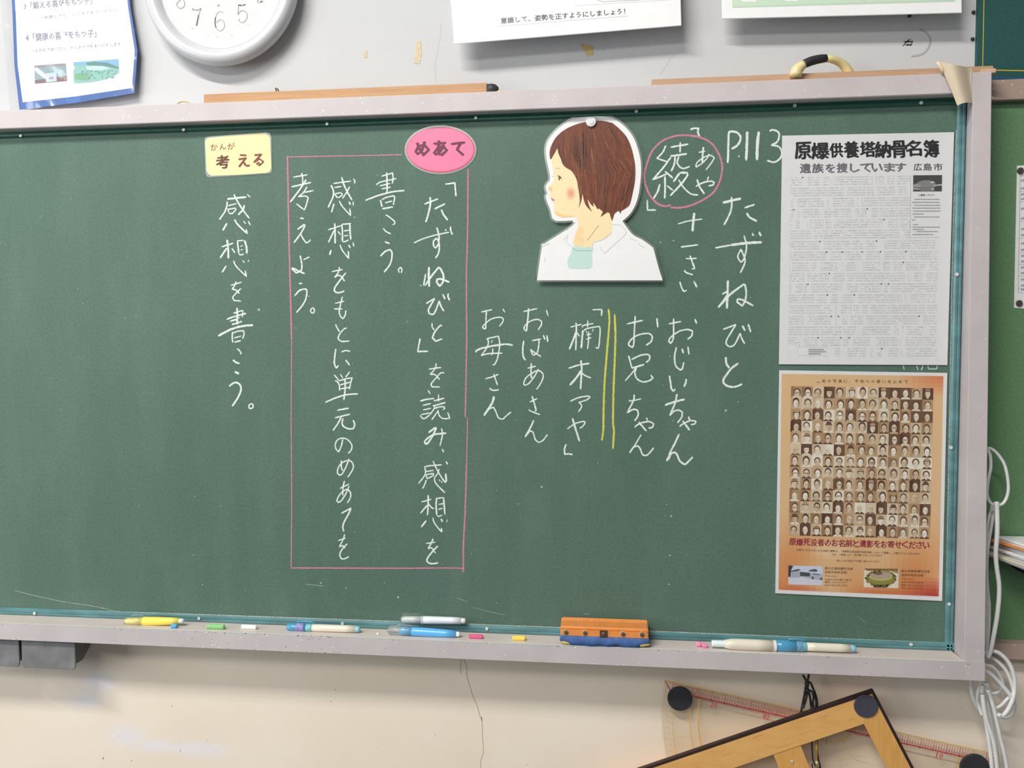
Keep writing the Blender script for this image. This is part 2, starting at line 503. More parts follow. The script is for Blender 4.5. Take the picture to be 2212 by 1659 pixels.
# top rail, side rail (deeper towards the tray), bottom rail with tray
pt = px(640, 254.7, TY); zt0 = pt.z; zt1 = px(640, 214, TY).z
YB = -0.073
i_ = px(2083, 1429, YB); o_ = px(2127.5, 1470.5, YB)
xi, zi, xo, zo = i_.x, i_.z, o_.x, o_.z
xit, xot = px(2100, 234, TY).x, px(2142.5, 170, TY).x
ztray = px(2054, 1404, 0).z
TRX = px(2092, 240, 0).x
def prism(name, prof, x0, x1, mat, parent, bevel=0, **k):   # profile (y,z) extruded along x
    n = len(prof); vs = [(x0, y, z) for y, z in prof]+[(x1, y, z) for y, z in prof]
    fs = [tuple(range(n))[::-1], tuple(range(n, 2*n))]+[(i, (i+1) % n, (i+1) % n+n, i+n) for i in range(n)]
    return mk(name, vs, fs, mat, parent, bevel=bevel, **k)
prism('top_rail', [(TY, zt0), (YW-.001, zt0), (YW-.001, zt1), (TY, zt1)], XL, xit, M['frame'], board, 0.0015)
vs = [(xi, YB, zi-0.004), (xo, YB, zo), (xo, YW-.001, zo), (xi, YW-.001, zo), (xit, TY, zt1), (xot, TY, zt1), (xot, YW-.001, zt1), (xit, YW-.001, zt1)]
# inner face leans so that it meets the trim
vs[3] = (TRX+0.001, YW-.001, zo); vs[7] = (TRX+0.001, YW-.001, zt1)
vs[0] = (xi, YB, zo); vs[4] = (xit, TY, zt1)
mk('side_rail', vs, [(0,1,5,4),(1,2,6,5),(2,3,7,6),(3,0,4,7),(0,3,2,1),(4,5,6,7)], M['frame'], board, bevel=0.0015)
prism('bottom_rail', [(YB, zo), (YW-.001, zo+.004), (YW-.001, ztray-0.003), (0.0, ztray-0.001), (YB+0.004, zi-0.0), (YB, zi-0.002)], XL, xi+0.002, M['tray'], board, 0.001)
prism('tray_lip', [(YB-.0012, zo), (YB, zo), (YB, zi-0.001), (YB-.0012, zi-0.001)], XL, xo-0.001, M['frame'], board)
random.seed(31)
for nm_, col_, n_, lo_, hi_, w_ in (('paint_chip', (176, 140, 124), 90, .0, 1, 1.7), ('chalk_fleck', (246, 243, 238), 120, 0, 1, 1.7)):
    q = Pr(VP(YB-.0014))
    for _ in range(n_):
        x = random.choice((random.uniform(0, 2100), random.uniform(380, 760))); u = random.random()
        e_ = random.random()
        zz_ = (zi-.0006-abs(random.gauss(0, .0016))) if e_ < .42 else ((zo+.001+abs(random.gauss(0, .001))) if e_ < .62 else zo+(zi-zo)*u)
        p = px(x, 1400, YB-.0014); r0_ = random.uniform(.0008, .0034); r1_ = random.uniform(.0005, .0013)
        k_ = len(q.v); m_ = random.randint(5, 7)
        for i in range(m_):
            th = 2*math.pi*i/m_; rr_ = random.uniform(.6, 1.2)
            q.v.append(Vector((p.x+r0_*rr_*math.cos(th), YB-.0014, zz_+r1_*rr_*math.sin(th))))
        q.f.append(tuple(range(k_, k_+m_))); q.c.append(lin(col_))
    q.build(nm_, M['print'], board)['kind'] = 'stuff'
q = Pr(VP(YB-.0013))
# light worn edge of the tray
k_ = 0
v_ = [(XL, YB-.0014, zi-.0012), (xi+.002, YB-.0014, zi-.0012), (xi+.002, YB-.0014, zi-.0002), (XL, YB-.0014, zi-.0002), (XL, YB+.003, zi+.0004), (xi+.002, YB+.003, zi+.0004)]
mk('worn_edge', v_, [(0,1,2,3),(3,2,5,4)], M['dust'], board)
# trims with ribs
def trim_prof(d): return [(0, 0), (0, TR), (-.002, TR), (-.006, TR*.8), (-.006, TR*.62), (-.0045, TR*.55), (-.006, TR*.45), (-.006, TR*.2), (-.002, 0)]
prism('trim', [(y-.0, H+z) for y, z in trim_prof(0)], XL, TRX, M['shadedtrim'], board)
prism('trim', [(y, -z) for y, z in trim_prof(0)], XL, TRX, M['teal2'], board)
pr = trim_prof(0); n = len(pr)
vs = [(z, y, -TR) for y, z in pr]+[(z, y, H+TR) for y, z in pr]
mk('trim', vs, [tuple(range(n)), tuple(range(n, 2*n))[::-1]]+[(i, i+n, (i+1) % n+n, (i+1) % n) for i in range(n)], M['teal2'], board)
for x, y in [(45,293),(397,280),(707,267.5),(1028,254.5),(1375,240.5),(1717,228),(1990,222),(75,1325),(430,1336),(740,1347),(1052,1358),(1968,1392),(2067,593),(2054,967),(2050,1305)]:
    p = px(x, y, -0.007)
    v, f = lathe([(0.0, .0042), (0.0015, .0038), (0.002, .0022), (0.0012, .0016), (0.0012, 0)], p, (0, -1, 0), 12)
    mk('screw', v, f, M['screw'], board)
# chalk dust caught on the inner edges
dv, df = strokes(VP(-0.0022), [(0, 0, 1, '3.4:0,1314 300,1323 640,1334.5 1200,1355; 3.6:1200,1355 1700,1375 2041,1388.5; 3:2066,281 2058,540 2050,950 2042,1386; 1.6:60,1337 400,1349 800,1361 1200,1375 1600,1390 2040,1402')], lift=1)
mk('chalk_dust', dv, df, M['dust'], board)['kind'] = 'stuff'
sm = Pr(BP)
random.seed(11)
def specks(n, x0, y0, x1, y1, r0, r1):
    vs, fs = [], []
    for _ in range(n):
        x, y = random.uniform(x0, x1), random.uniform(y0, y1); r = random.uniform(r0, r1)
        k = len(vs); e = ellipse(x, y, r, r*random.uniform(.7, 1.4), 6, random.random())
        vs += [BP.at(a, b, .0003) for a, b in e]; fs.append(tuple(range(k, k+6)))
    return vs, fs
a, b = specks(150, 0, 300, 2050, 1370, .4, 1.1)
for x, y, r in [(1568,887,3),(1170,1052,2.3),(1440,1090,1.5),(1450,1115,2.5),(1447,1200,2),(1445,1262,1.6),(1455,520,1.6),(559,669,3),(667,640,1.6),(1427,523,1.8),(1500,610,1.8),(1447,770,1.4),(693,1259,2),(748,1270,1.6),(860,1290,2.6),(909,617,2),(880,695,1.5)]:
    k = len(a); a += [BP.at(p, q, .0003) for p, q in ellipse(x, y, r, r, 7)]; b.append(tuple(range(k, k+7)))
mk('chalk_speck', a, b, M['dust'], board)['kind'] = 'stuff'
sv, sf = strokes(BP, [(0, 0, 1, '2:30,1275 80,1288 150,1302 200,1309 255,1322; 1.2:1020,1312 1060,1322 1090,1328; 1.5:1258,1325 1275,1327; 1.5:985,1291 1010,1300; 1.2:1900,905 1960,915; 2:660,1262 700,1266; 1.2:1850,1330 1870,1345')], lift=1, wk=.5)
mk('chalk_smear', sv, sf, M['dust'], board)['kind'] = 'stuff'

G = 6.635
WRITE = [
 ('white chalk writing 感想を書こう。 under the yellow card', [(430, 400, G, '''
 7:405,200 480,190 680,170; 6:500,130 560,250 640,370 720,475; 690,130 735,175; 6:400,235 400,290 370,380 290,495; 415,295 535,265;
 410,335 430,400; 415,345 520,330 530,350 475,405 430,400; 7:650,285 630,350 560,425; 7:400,545 340,650; 6:510,490 550,560 690,695 675,630; 635,515 670,555; 705,515 735,575;
 6:325,885 490,830; 7:400,780 415,880 420,1050; 7:400,900 300,1045; 6:470,905 515,970; 540,800 640,790; 7:650,790 680,880 685,980; 6:550,810 570,980; 590,875 630,865; 595,930 630,922; 570,985 600,1000 640,985;
 6:390,1155 330,1250; 495,1080 530,1160 680,1310 660,1220; 7:625,1080 650,1110; 5:710,1070 705,1100;
 455,1435 610,1390; 530,1380 515,1430 475,1490 530,1505 580,1555; 600,1480 540,1540 480,1605 500,1652 600,1662'''),
 (430, 640, G, '''7:545,165 548,300 545,405; 490,245 600,210 630,210 620,300; 6:395,330 540,280 675,245; 590,305 560,310; 7:445,358 550,330; 6:470,405 540,385 615,360; 8:275,570 400,500 540,445 680,420 775,415;
 480,510 475,590 485,665; 480,530 560,500 640,495 645,540 625,610; 500,598 605,570; 6:505,658 600,635; 545,750 575,775 605,820 590,830; 7:490,910 515,940 580,965; 8:510,1080 575,1110;
 7:430,1290 500,1240 560,1245 600,1300 590,1380 540,1480 475,1575; 5:745,1535 775,1560 770,1600 725,1610 712,1575 740,1537; 860,185 865,200''')]),
 ('white chalk writing 考えよう。 along the left side of the pink box', [(610, 330, G, '''155,350 360,315; 275,290 290,350 290,450; 6:130,490 410,425; 6:340,385 280,480 180,620 110,710; 300,570 450,540; 355,485 300,570 230,630 320,620 370,640 345,740 315,820 200,730;
 7:255,935 305,945; 6:215,1100 310,1030 320,1050 260,1160 165,1290; 265,1165 290,1220 340,1290 370,1280 405,1245'''),
 (610, 500, G, '''6:255,345 275,440 280,510 265,560 200,595 135,530 160,530 240,570 320,605; 300,405 390,365; 6:235,745 285,745; 6:175,925 240,850 320,825 350,850 340,950 300,1040 200,1165; 430,1090 460,1120 450,1165 425,1170 400,1140 425,1092''')]),
 ('white chalk writing 感想をもとに単元のめあてを inside the pink box', [(610, 330, G, '''730,440 985,405; 6:850,350 880,450 930,560 1000,680; 1020,375 1040,410 1030,440; 6:695,465 730,540 725,630 655,785; 745,500 850,480; 750,585 780,635 820,635 860,600 840,570 750,590; 965,485 920,570 860,655; 6:740,730 705,855; 815,690 860,770 980,900 965,800; 7:955,700 975,745; 1015,700 1015,755; 1035,915 1035,930;
 655,1105 840,1045; 6:750,1010 755,1140 755,1300; 6:745,1110 660,1285; 795,1125 835,1175; 6:850,1030 860,1120 860,1270; 850,1025 985,1015; 6:965,1020 970,1120 980,1245; 880,1120 960,1110; 880,1190 945,1185; 860,1270 890,1275 950,1250; 7:700,1395 675,1465; 825,1315 860,1400 950,1515 945,1410; 6:950,1320 975,1365; 1010,1285 1025,1345'''),
 (610, 500, G, '''710,575 865,545; 815,510 810,570 750,660 800,630 850,650 890,715; 6:910,590 850,670 760,790 745,850 790,880 890,855; 860,935 840,1020 815,1140 830,1210 870,1250 900,1200 910,1130; 755,1030 885,1000; 740,1110 860,1110; 760,1330 790,1390 820,1440; 925,1385 880,1400 810,1490 800,1540 850,1575 960,1570'''),
 (650, 740, G, '''6:500,90 485,200 480,300 510,365 540,325; 580,135 640,115 705,125; 6:640,250 700,325; 475,460 550,550; 565,450 600,510; 700,415 640,500; 550,550 640,520 735,505 715,570 695,670; 490,545 530,570 550,620 555,690; 555,610 710,565; 560,665 700,640; 6:630,530 635,650 615,825; 6:350,858 480,800 640,750 820,735; 770,445 773,450;
 6:520,970 690,940; 6:490,1080 705,1025; 6:575,1075 530,1160 460,1260; 6:605,1085 590,1150 610,1200 680,1235 750,1235 770,1180 750,1110; 600,1380 580,1480 540,1565 500,1520 495,1450 530,1390 610,1370 680,1400 730,1470 720,1540 675,1590'''),
 (650, 980, G, '''580,95 580,190 600,245; 690,70 650,180 600,280 560,310 525,280 530,220 570,150 640,105 710,105 750,160 740,230 670,340; 555,500 690,435; 625,390 605,480 600,600; 690,460 650,560 590,660 540,700 515,680 530,630 580,560 650,515 700,540 715,600 700,650 665,705;
 6:580,855 720,780 680,870 620,980 600,1050 615,1115; 535,1245 640,1210; 625,1155 610,1220 550,1335 600,1320 635,1355; 665,1290 600,1360 560,1430 570,1490 610,1510 690,1475; 765,1125 767,1130''')]),
 ('white chalk writing 書こう。 left of the pink oval card', [(760, 350, G, '''6:500,150 505,300 505,440; 425,205 585,155 590,230 580,310; 350,330 400,290 520,262 640,235; 400,342 550,308; 425,385 560,360; 6:195,550 350,490 500,445 620,420 755,410; 6:410,545 420,590 435,640; 430,540 500,505 600,485 615,510 595,615; 475,585 580,560; 6:435,670 590,645;
 485,755 540,790 610,850 615,885 580,900; 450,950 490,995 560,1030; 6:470,1140 545,1170; 6:410,1350 480,1280 550,1255 575,1300 570,1390 540,1480 460,1580; 680,1590 665,1540 700,1510 720,1540 705,1590; 765,1592 768,1594''')]),
 ('white chalk writing 「たずねびと」を読み、感想を inside the right of the pink box', [(860, 370, G, '''6:675,185 815,165 820,250 830,360; 6:375,470 575,395; 7:460,370 460,480 430,620 395,730; 7:520,540 675,465; 7:620,550 650,620 710,700; 5:225,1028 350,970 550,910 730,875; 6:555,805 585,920 580,1030 540,1100 510,1070 510,1000 550,960 580,1010 590,1100 575,1180 535,1245; 8:680,830 685,855; 6:750,790 755,850 780,910;
 8:440,1370 440,1500 445,1656; 6:395,1470 365,1640; 7:385,1640 480,1500 580,1380 610,1400 650,1500 640,1590 595,1645 555,1590 560,1550 620,1545 735,1590'''),
 (860, 600, G, '''6:400,370 525,295 470,390 435,460 445,510 490,525 530,490 590,330 610,400 655,480; 6:640,235 675,310; 6:720,225 715,270 740,325; 330,630 333,634; 485,650 490,710 520,750; 6:630,695 605,680 530,770 490,860 540,910 635,875; 6:315,870 300,950 280,1058 430,1052; 440,1310 620,1285; 545,1225 530,1300 460,1385 530,1390 595,1460; 660,1365 610,1365 540,1440 475,1520 490,1565 600,1565'''),
 (860, 830, G, '''430,85 460,140; 6:315,240 420,215 520,205; 350,305 470,275; 355,370 470,345; 315,445 345,485 385,490 450,440; 330,435 460,410; 580,145 580,250; 6:510,240 660,200; 6:510,310 680,262; 500,300 520,340 455,440; 525,345 600,325 660,325 670,345 640,365; 580,370 540,430 480,510; 575,390 590,450 640,490 740,490 710,400;
 7:435,695 530,625 540,640 500,730 430,840 390,855 380,820 430,770 520,720 690,700; 620,630 635,720 600,885; 6:630,930 655,975; 375,1190 440,1170 630,1155; 500,1100 560,1230 620,1330 680,1415; 6:685,1105 710,1150; 380,1190 390,1290 290,1425; 400,1250 510,1235; 400,1290 415,1355 500,1310 505,1280 410,1295; 590,1215 560,1290 520,1340; 405,1370 380,1440 350,1495; 520,1340 540,1420 670,1555 620,1500; 585,1365 605,1395; 625,1385 630,1415; 7:680,1280 690,1380 675,1395'''),
 (860, 1000, G, '''335,560 475,520; 6:430,460 430,600 420,750; 6:425,600 320,720; 440,590 480,640 515,655; 6:550,495 545,620 555,745; 555,510 650,495; 6:650,495 660,600 670,740; 580,595 670,580; 575,665 635,650; 555,745 580,770 635,745; 6:405,825 330,920; 495,785 520,860 580,940 630,990 620,930; 7:615,800 635,845; 705,810 695,850;
 400,1155 535,1135; 500,1080 480,1140 430,1225 480,1215 540,1295; 6:570,1190 500,1260 420,1370 420,1420 480,1445 575,1430''')]),
 ('white chalk writing お母さん', [(1010, 650, G, '''195,160 355,125; 270,130 265,250 260,395 240,400 215,380 240,340 330,265 430,235 500,240 510,290 455,365; 505,115 535,165; 285,540 300,600 270,680 195,785; 270,545 440,505 460,600 450,720 420,850 380,920 355,910; 355,560 340,600; 7:125,740 120,715 220,675 420,635 560,620 650,640; 360,680 360,740 340,775; 195,785 300,755 500,750;
 255,1115 350,1090 445,1050; 375,1045 430,1210; 315,1250 360,1280 450,1275'''), (1010, 850, 5.529, '''9:315,35 290,120 195,265; 195,265 250,190 310,165 335,210 370,290 420,305 460,270 520,220''')]),
 ('white chalk writing おばあさん', [(1010, 650, G, '''795,155 1000,110; 6:875,105 865,250 845,435; 845,435 815,410 820,360 900,290 1000,265 1060,290 1055,350 1010,415; 1130,130 1155,215; 6:805,570 790,700 800,800 830,850; 925,570 1055,545; 1025,540 1020,640 1000,740 940,780 900,700; 6:900,695 960,740 1055,800; 7:1085,490 1110,555; 6:1135,490 1150,590;
 860,965 980,935; 6:915,890 910,1000 915,1110; 1015,975 960,1080 880,1180 820,1210 805,1180 840,1100 920,1040 1000,1000 1060,1020 1085,1080 1050,1180 985,1270; 890,1450 1000,1400; 6:925,1365 985,1570 960,1580; 875,1560 930,1590 1040,1630'''), (1010, 850, 5.529, '''6:790,320 740,430 685,520; 685,520 750,445 785,470 810,550 850,585 900,560 955,490''')]),
 ('white chalk writing 「楠木アヤ」 beside the yellow lines', [(1190, 650, G, '''595,128 730,122; 6:730,122 725,215; 280,375 440,335; 6:360,310 365,420 355,710; 7:365,430 330,530 265,695; 370,450 415,510; 450,380 470,350 610,325; 530,280 525,380; 7:460,420 450,500 435,680; 480,430 490,410 550,390 690,365 705,400 700,520 685,660 665,680 640,660; 505,430 520,470; 610,405 590,440; 510,490 580,475; 505,550 580,525; 540,440 540,560 525,690;
 6:255,965 400,920 555,895; 7:430,850 440,950 435,1100 425,1265; 8:430,1000 380,1080 270,1210; 450,1040 500,1075 575,1105; 275,1440 400,1385 530,1365 560,1380 510,1420 400,1455 430,1480 440,1520 395,1590'''),
 (1190, 780, G, '''235,975 340,900 460,865 490,875 470,920 415,965; 7:310,820 350,960 410,1150; 6:220,1190 195,1260 200,1335 250,1330 310,1340''')]),
 ('white chalk writing お兄ちゃん right of the yellow lines', [(1330, 650, G, '''6:160,330 390,278; 6:280,215 270,400 260,600 245,665 190,640 190,600 260,520 370,475 480,470 525,510 510,580 435,635; 6:590,245 605,380; 6:185,785 210,880 235,965; 6:225,840 340,785 450,765 490,790 480,840 435,885; 7:235,965 410,910; 295,945 230,1040 135,1145; 6:295,960 275,1040 310,1120 390,1160 480,1145 535,1105 500,1060'''),
 (1330, 800, G, '''185,435 240,435 365,408; 6:265,345 255,430 165,610 250,560 310,570 325,620 310,670 270,725; 6:270,815 350,760 480,735 545,770 520,820 470,825; 7:330,740 440,870; 440,675 455,720; 365,920 300,1030 200,1185; 6:200,1185 250,1110 310,1080 350,1120 380,1200 420,1220 470,1200 545,1110''')]),
 ('white chalk writing おじいちゃん beside the title', [(1330, 650, G, '''6:760,330 940,295; 6:830,250 830,400 825,540 790,610 760,580 790,520 900,440 1020,410 1100,430 1090,500 1030,550; 7:1135,260 1160,325; 6:870,665 845,800 860,930 930,990 955,970 975,880; 8:950,685 970,750; 6:1035,655 1050,770; 7:770,1070 790,1200 800,1260 830,1295 855,1260; 7:1005,1120 1010,1150 980,1230'''),
 (1330, 800, G, '''8:705,500 850,450 990,415; 7:880,340 850,470 775,650; 6:775,650 830,590 900,570 955,600 945,670 885,755; 6:915,805 960,770 1070,720 1150,730 1140,765 1075,780; 7:960,725 1060,860; 7:1045,660 1060,720; 7:910,910 850,1040 760,1220; 11:730,1300 780,1225; 7:770,1240 800,1190 850,1175 880,1210 920,1300 990,1350 1040,1310 1105,1240''')]),
 ('white chalk writing 「綾」 with あや beside it', [(1380, 260, G, '''7:740,130 790,115 860,115 845,160 870,230; 6:385,360 340,460 255,545 400,590; 7:460,530 340,690 200,850 400,770; 7:375,730 490,830; 7:375,800 375,1000 370,1120; 7:300,915 270,1020 210,1125; 6:405,935 490,1005; 7:455,385 710,340; 7:595,315 590,460; 8:450,515 690,480; 7:520,520 510,620 465,730; 6:575,520 550,600 580,660 640,690 730,660; 8:495,880 590,750; 8:590,750 700,750; 7:700,760 690,800 600,920 450,1080; 6:570,850 640,960 740,1050 850,1070;
 855,460 950,440; 7:925,380 915,500 910,610; 1010,480 970,550 900,620 820,670 820,640 850,590 950,520 1040,505 1080,540 1040,610 960,710; 6:815,950 900,900 1020,870 1080,890 1060,925 1000,940; 7:835,845 870,950 940,1055; 6:1000,805 980,860; 6:120,1140 125,1285 245,1285''')]),
 ('white chalk writing 十一さい below the pink ring', [(1380, 260, G, '560,1485 720,1440 910,1415; 9:795,1325 780,1440 770,1595'),
 (1430, 430, G, '''6:270,688 520,655; 340,850 410,856 500,845; 6:400,810 470,1000 425,1000; 6:320,1020 350,1055 445,1085; 6:255,1185 290,1290 320,1325 355,1305; 7:455,1175 500,1265''')]),
 ('white chalk page number P.113', [(1520, 260, G, '''8:360,160 355,350 345,610; 8:355,170 420,160 500,190 530,260 490,350 400,410; 9:495,515 515,515; 10:625,160 620,350 610,575; 11:790,160 770,350 765,570; 7:945,155 990,135 1070,170 1080,240 1050,310 970,355 1060,370 1110,420 1120,500 1070,570 1000,600 910,575''')]),
 ('large white chalk title たずねびと', [(1520, 260, G, '''10:275,1180 400,1150 535,1120; 7:400,1095 400,1250 360,1370 290,1500; 7:585,1255 730,1205; 8:620,1325 660,1390 765,1445'''),
 (1510, 470, G, '''7:235,435 450,395; 10:450,395 680,365 900,355; 6:645,255 680,400 670,500 640,600 600,640 555,560 600,455 640,540 660,640 590,795; 7:765,220 770,255 795,245; 9:860,205 890,265; 9:415,900 410,1050 400,1305; 7:330,1100 400,1060 400,1120 275,1290; 8:275,1290 450,1100 650,950; 7:655,950 675,1050 665,1180 620,1265 545,1210 550,1170 620,1180 780,1265'''),
 (1510, 640, G, '''6:345,475 530,405 470,500 395,630 395,690 440,725 510,690 590,530 610,600 655,680; 8:620,420 660,495; 7:705,400 740,515; 8:385,870 390,960 435,1030; 8:565,960 450,1050 350,1200 380,1270 460,1300 540,1290 620,1255''')]),
 ('faint chalk strokes showing between the two posters', [(0, 0, 1, '3:1951,789 1953,799; 3:1980,789 1983,800; 3:1994,789 1990,800; 3:2004,789 2006,797 2024,797 2024,789')]),
]
for lab, reg in WRITE:
    a, b = strokes(BP, reg)
    mk('chalk_writing', a, b, M['chalk'], board, label=lab)
a, b = strokes(BP, [(0, 0, 1, '''4.2:621,339 700,337.5 810,335.5 868,334; 6:621,337 624,500 630,735; 4:630,735 629,900 630,1060 629,1228; 5:629,1227 700,1227 860,1227.5 985,1227 1000,1229.5; 5.5:1011,364 1010,500 1007.5,600 1008,740 1005,902; 4:1010,902 1008,1000; 6:1008,1000 1005,1100 1001,1180 1001,1236''')])
mk('chalk_line', a, b, M['pinkchalk'], board, label='tall pink chalk box around the lesson aim')
a, b = strokes(BP, [(1380, 260, G, '7.5:460,1215 370,1230 250,1180 140,1040 80,850 95,700 180,460 330,300 520,225 700,215 880,245 1040,330 1150,490 1195,660 1170,840 1080,1020 920,1140 740,1220 600,1250 450,1250')])
mk('chalk_line', a, b, M['pinkchalk'], board, label='pink chalk ring')
a, b = strokes(BP, [(1190, 650, G, '7.5:825,115 838,300 815,600 790,900 765,1250 755,1600 750,1860 730,2002')])
mk('chalk_line', a, b, M['yellowchalk'], board, label='left yellow chalk line')
a, b = strokes(BP, [(1190, 650, G, '7.5:915,190 925,500 915,850 900,1212 892,1562 892,1762 903,1862 890,2122')])
mk('chalk_line', a, b, M['yellowchalk'], board, label='right yellow chalk line')
# small screw hole mark on the side rail
q = Pr(VP(-0.029)); q.line(crom([(2118,284),(2122,277),(2129,275)]), 1.8, (110, 96, 90), 2); q.poly(ellipse(2127,278,2,1.2,8),(240,238,232),3); q.build('nail_scratch', M['print'], board)

# ================================================================= CARDS AND POSTERS ON THE BOARD
def base_of(plane, x, y): p = plane.at(x, y); return (p.x, p.y, p.z)

# --- yellow card
P = VP(-0.0025)
t = thing('word_card', 'small yellow laminated card reading かんが 考える, top left of the board', 'card', base_of(P, 516, 380))
Z = 9.217
def cz(pts, ox=420, oy=260, s=Z): return [(ox+x/s, oy+y/s) for x, y in pts]
film = cz([(200,400),(215,345),(270,325),(700,290),(1430,240),(1500,262),(1530,330),(1545,980),(1530,1040),(1480,1060),(900,1100),(300,1135),(245,1115),(222,1040)])
card = cz([(215,430),(235,375),(320,345),(700,310),(1400,262),(1470,300),(1505,350),(1530,960),(1500,1020),(1430,1045),(900,1082),(340,1105),(275,1065),(240,1000)])
slab('card_sheet', card, P, 0.0006, plain('yellow_card', (246, 228, 170), 0.4, 0.02, coat=0.6), t)
slab('laminate_film', film, P, 0.0002, M['filmflat'], t, lift=-0.0003)
q = Pr(P); br = (128, 62, 44)
def sub(q, pts, w, c=br, ox=420, oy=260, s=Z, lift=4): q.line(crom(cz(pts, ox, oy, s), 5), w/s, c, lift)
q.text('か', cz([(330,605)])[0], cz([(470,585)])[0], 14, (150, 92, 62), 4, 0.004)
q.text('ん', cz([(500,590)])[0], cz([(630,580)])[0], 13, (150, 92, 62), 4, 0.004)
q.text('が', cz([(665,585)])[0], cz([(815,565)])[0], 14, (150, 92, 62), 4, 0.004)
q.text('考', cz([(445,965)])[0], cz([(700,945)])[0], 28, (96, 56, 30), 4, 0.034)
q.text('え', cz([(880,930)])[0], cz([(1095,915)])[0], 27, br, 4, 0.034)
q.text('る', cz([(1185,915)])[0], cz([(1385,900)])[0], 26, br, 4, 0.034)
q.build('lettering', M['print'], t, label='dark brown lettering')

# --- pink oval card
t = thing('word_card', 'pink oval laminated card reading めあて, at the top of the pink chalk box', 'card', base_of(P, 950, 372))
e0 = ellipse(951.5, 323.5, 77.5, 53, 48, 0.0); e1 = ellipse(951.5, 323.5, 74, 49, 48)
slab('card_sheet', e1, P, 0.0006, plain('red_rim', (226, 60, 84), 0.4, 0.02, coat=0.6), t)
slab('laminate_film', e0, P, 0.0002, M['filmflat'], t, lift=-0.0002)
q = Pr(P); q.poly(ellipse(951, 323, 72.2, 47.3, 48), (238, 128, 166), 2); q.build('pink_face', plain('pink_card', (240, 124, 164), 0.4, 0.02, coat=0.6), t)
q = Pr(P); dk = (108, 34, 66)
for ch, x0, y0, x1, y1, h in (('め', 525, 805, 810, 800, 31), ('あ', 892, 803, 1165, 800, 33), ('て', 1255, 800, 1510, 795, 30)):
    q.text(ch, cz([(x0, y0)], 840, 250)[0], cz([(x1, y1)], 840, 250)[0], h, dk, 4, 0.05)
q.build('lettering', M['print'], t, label='dark purple lettering')

# --- picture cut-out of a child
GP = lean(1280, 265, -0.004, 1280, 605, -0.013)
s = 4.253
def g(pts): return [(1140+x/s, 240+y/s) for x, y in pts]
t = thing('paper_cutout', 'laminated paper cut-out of a brown-haired child in profile wearing a white shirt', 'cutout', base_of(GP, 1297, 607))
outl = g([(85,1555),(130,1245),(150,1220),(400,1060),(420,1020),(410,1005),(330,1010),(260,1010),(225,985),(205,900),(180,840),(166,790),(170,770),(180,755),(165,710),(172,675),(200,640),(205,600),(190,520),(172,430),(168,340),(195,260),(270,170),(380,90),(450,68),(520,55),(620,48),(700,50),(800,75),(900,150),(970,240),(1010,340),(1035,440),(1042,540),(1036,640),(1020,760),(990,860),(940,945),(870,1010),(960,1130),(1050,1180),(1140,1245),(1160,1280),(1200,1430),(1240,1555)])
outl = crom(outl+[outl[0]], 3, 34)[:-1]
def offset(poly, r):
    out = []
    for i, p in enumerate(poly):
        a, b = Vector(poly[i-1]), Vector(poly[(i+1) % len(poly)]); d = (b-a).normalized()
        out.append((p[0]+d.y*r, p[1]-d.x*r))
    return out
area_ = sum(outl[i][0]*outl[(i+1) % len(outl)][1]-outl[(i+1) % len(outl)][0]*outl[i][1] for i in range(len(outl)))
film = offset(outl, 4.2 if area_ > 0 else -4.2)
slab('laminate_film', film, GP, 0.0002, M['filmflat'], t)
slab('paper_sheet', outl, GP, 0.0006, M['paper'], t, lift=0.0007)
GQ = Plane(GP.p+GP.n*0.0007, GP.n)
q = Pr(GQ)
q.poly(g([(215,430),(222,500),(242,590),(235,650),(210,675),(188,700),(190,722),(208,740),(200,770),(208,795),(226,820),(232,842),(242,862),(245,930),(270,962),(320,980),(400,970),(440,968),(465,1010),(462,1060),(445,1110),(418,1180),(415,1220),(430,1240),(520,1252),(588,1246),(600,1205),(690,1180),(770,1120),(776,1050),(768,1000),(800,900),(860,600),(700,300),(400,250),(265,330)]), (248, 226, 178), 1)
q.poly(g([(250,905),(262,925),(330,955),(420,962),(440,968),(400,972),(320,980),(270,962),(247,935)]), (246, 206, 140), 2)
q.poly(g([(470,1060),(500,1070),(520,1110),(500,1140),(520,1200),(505,1235),(440,1235),(425,1215),(440,1130)]), (247, 216, 160), 2)
q.poly(g([(188,705),(215,695),(228,715),(222,735),(208,738),(192,722)]), (240, 200, 132), 2)
for k in range(7):
    r = 1-k*0.13
    c = [(247,218,172),(245,206,162),(243,196,154),(240,186,148),(237,176,144),(234,166,138),(232,160,135)][k]
    q.poly(ellipse(1140+395/s, 240+755/s, 48*r/s, 66*r/s, 20), c, 2+k*0.3)
q.build('skin', M['print'], t, label='painted face and neck')
q = Pr(GQ)
q.poly(g([(408,1250),(430,1238),(520,1250),(588,1245),(585,1300),(592,1340),(590,1430),(560,1448),(420,1448),(375,1442),(363,1390),(370,1350),(395,1315)]), (196, 226, 216), 3)
q.line(crom(g([(415,1262),(450,1280),(520,1284),(580,1278)])), .8, (110, 130, 128), 4)
q.build('undershirt', M['print'], t, label='pale mint undershirt')
q = Pr(GQ)
gr = (205, 202, 206)
for L_ in ([(360,1095),(385,1060),(440,1020)],[(330,1185),(370,1130),(350,1210),(400,1245)],[(135,1245),(200,1215)],[(775,1040),(840,1045),(870,1060),(905,1110),(890,1140),(800,1220),(705,1310),(660,1240)],[(150,1390),(160,1350)],[(940,1165),(1000,1195)],[(1010,1215),(1080,1260)],[(600,1205),(690,1180),(770,1120)],[(600,1210),(590,1300)]):
    q.line(crom(g(L_)), .8, gr, 4)
q.line(g([(650,1050),(590,1130),(545,1190)]), .9, (190, 150, 100), 4)
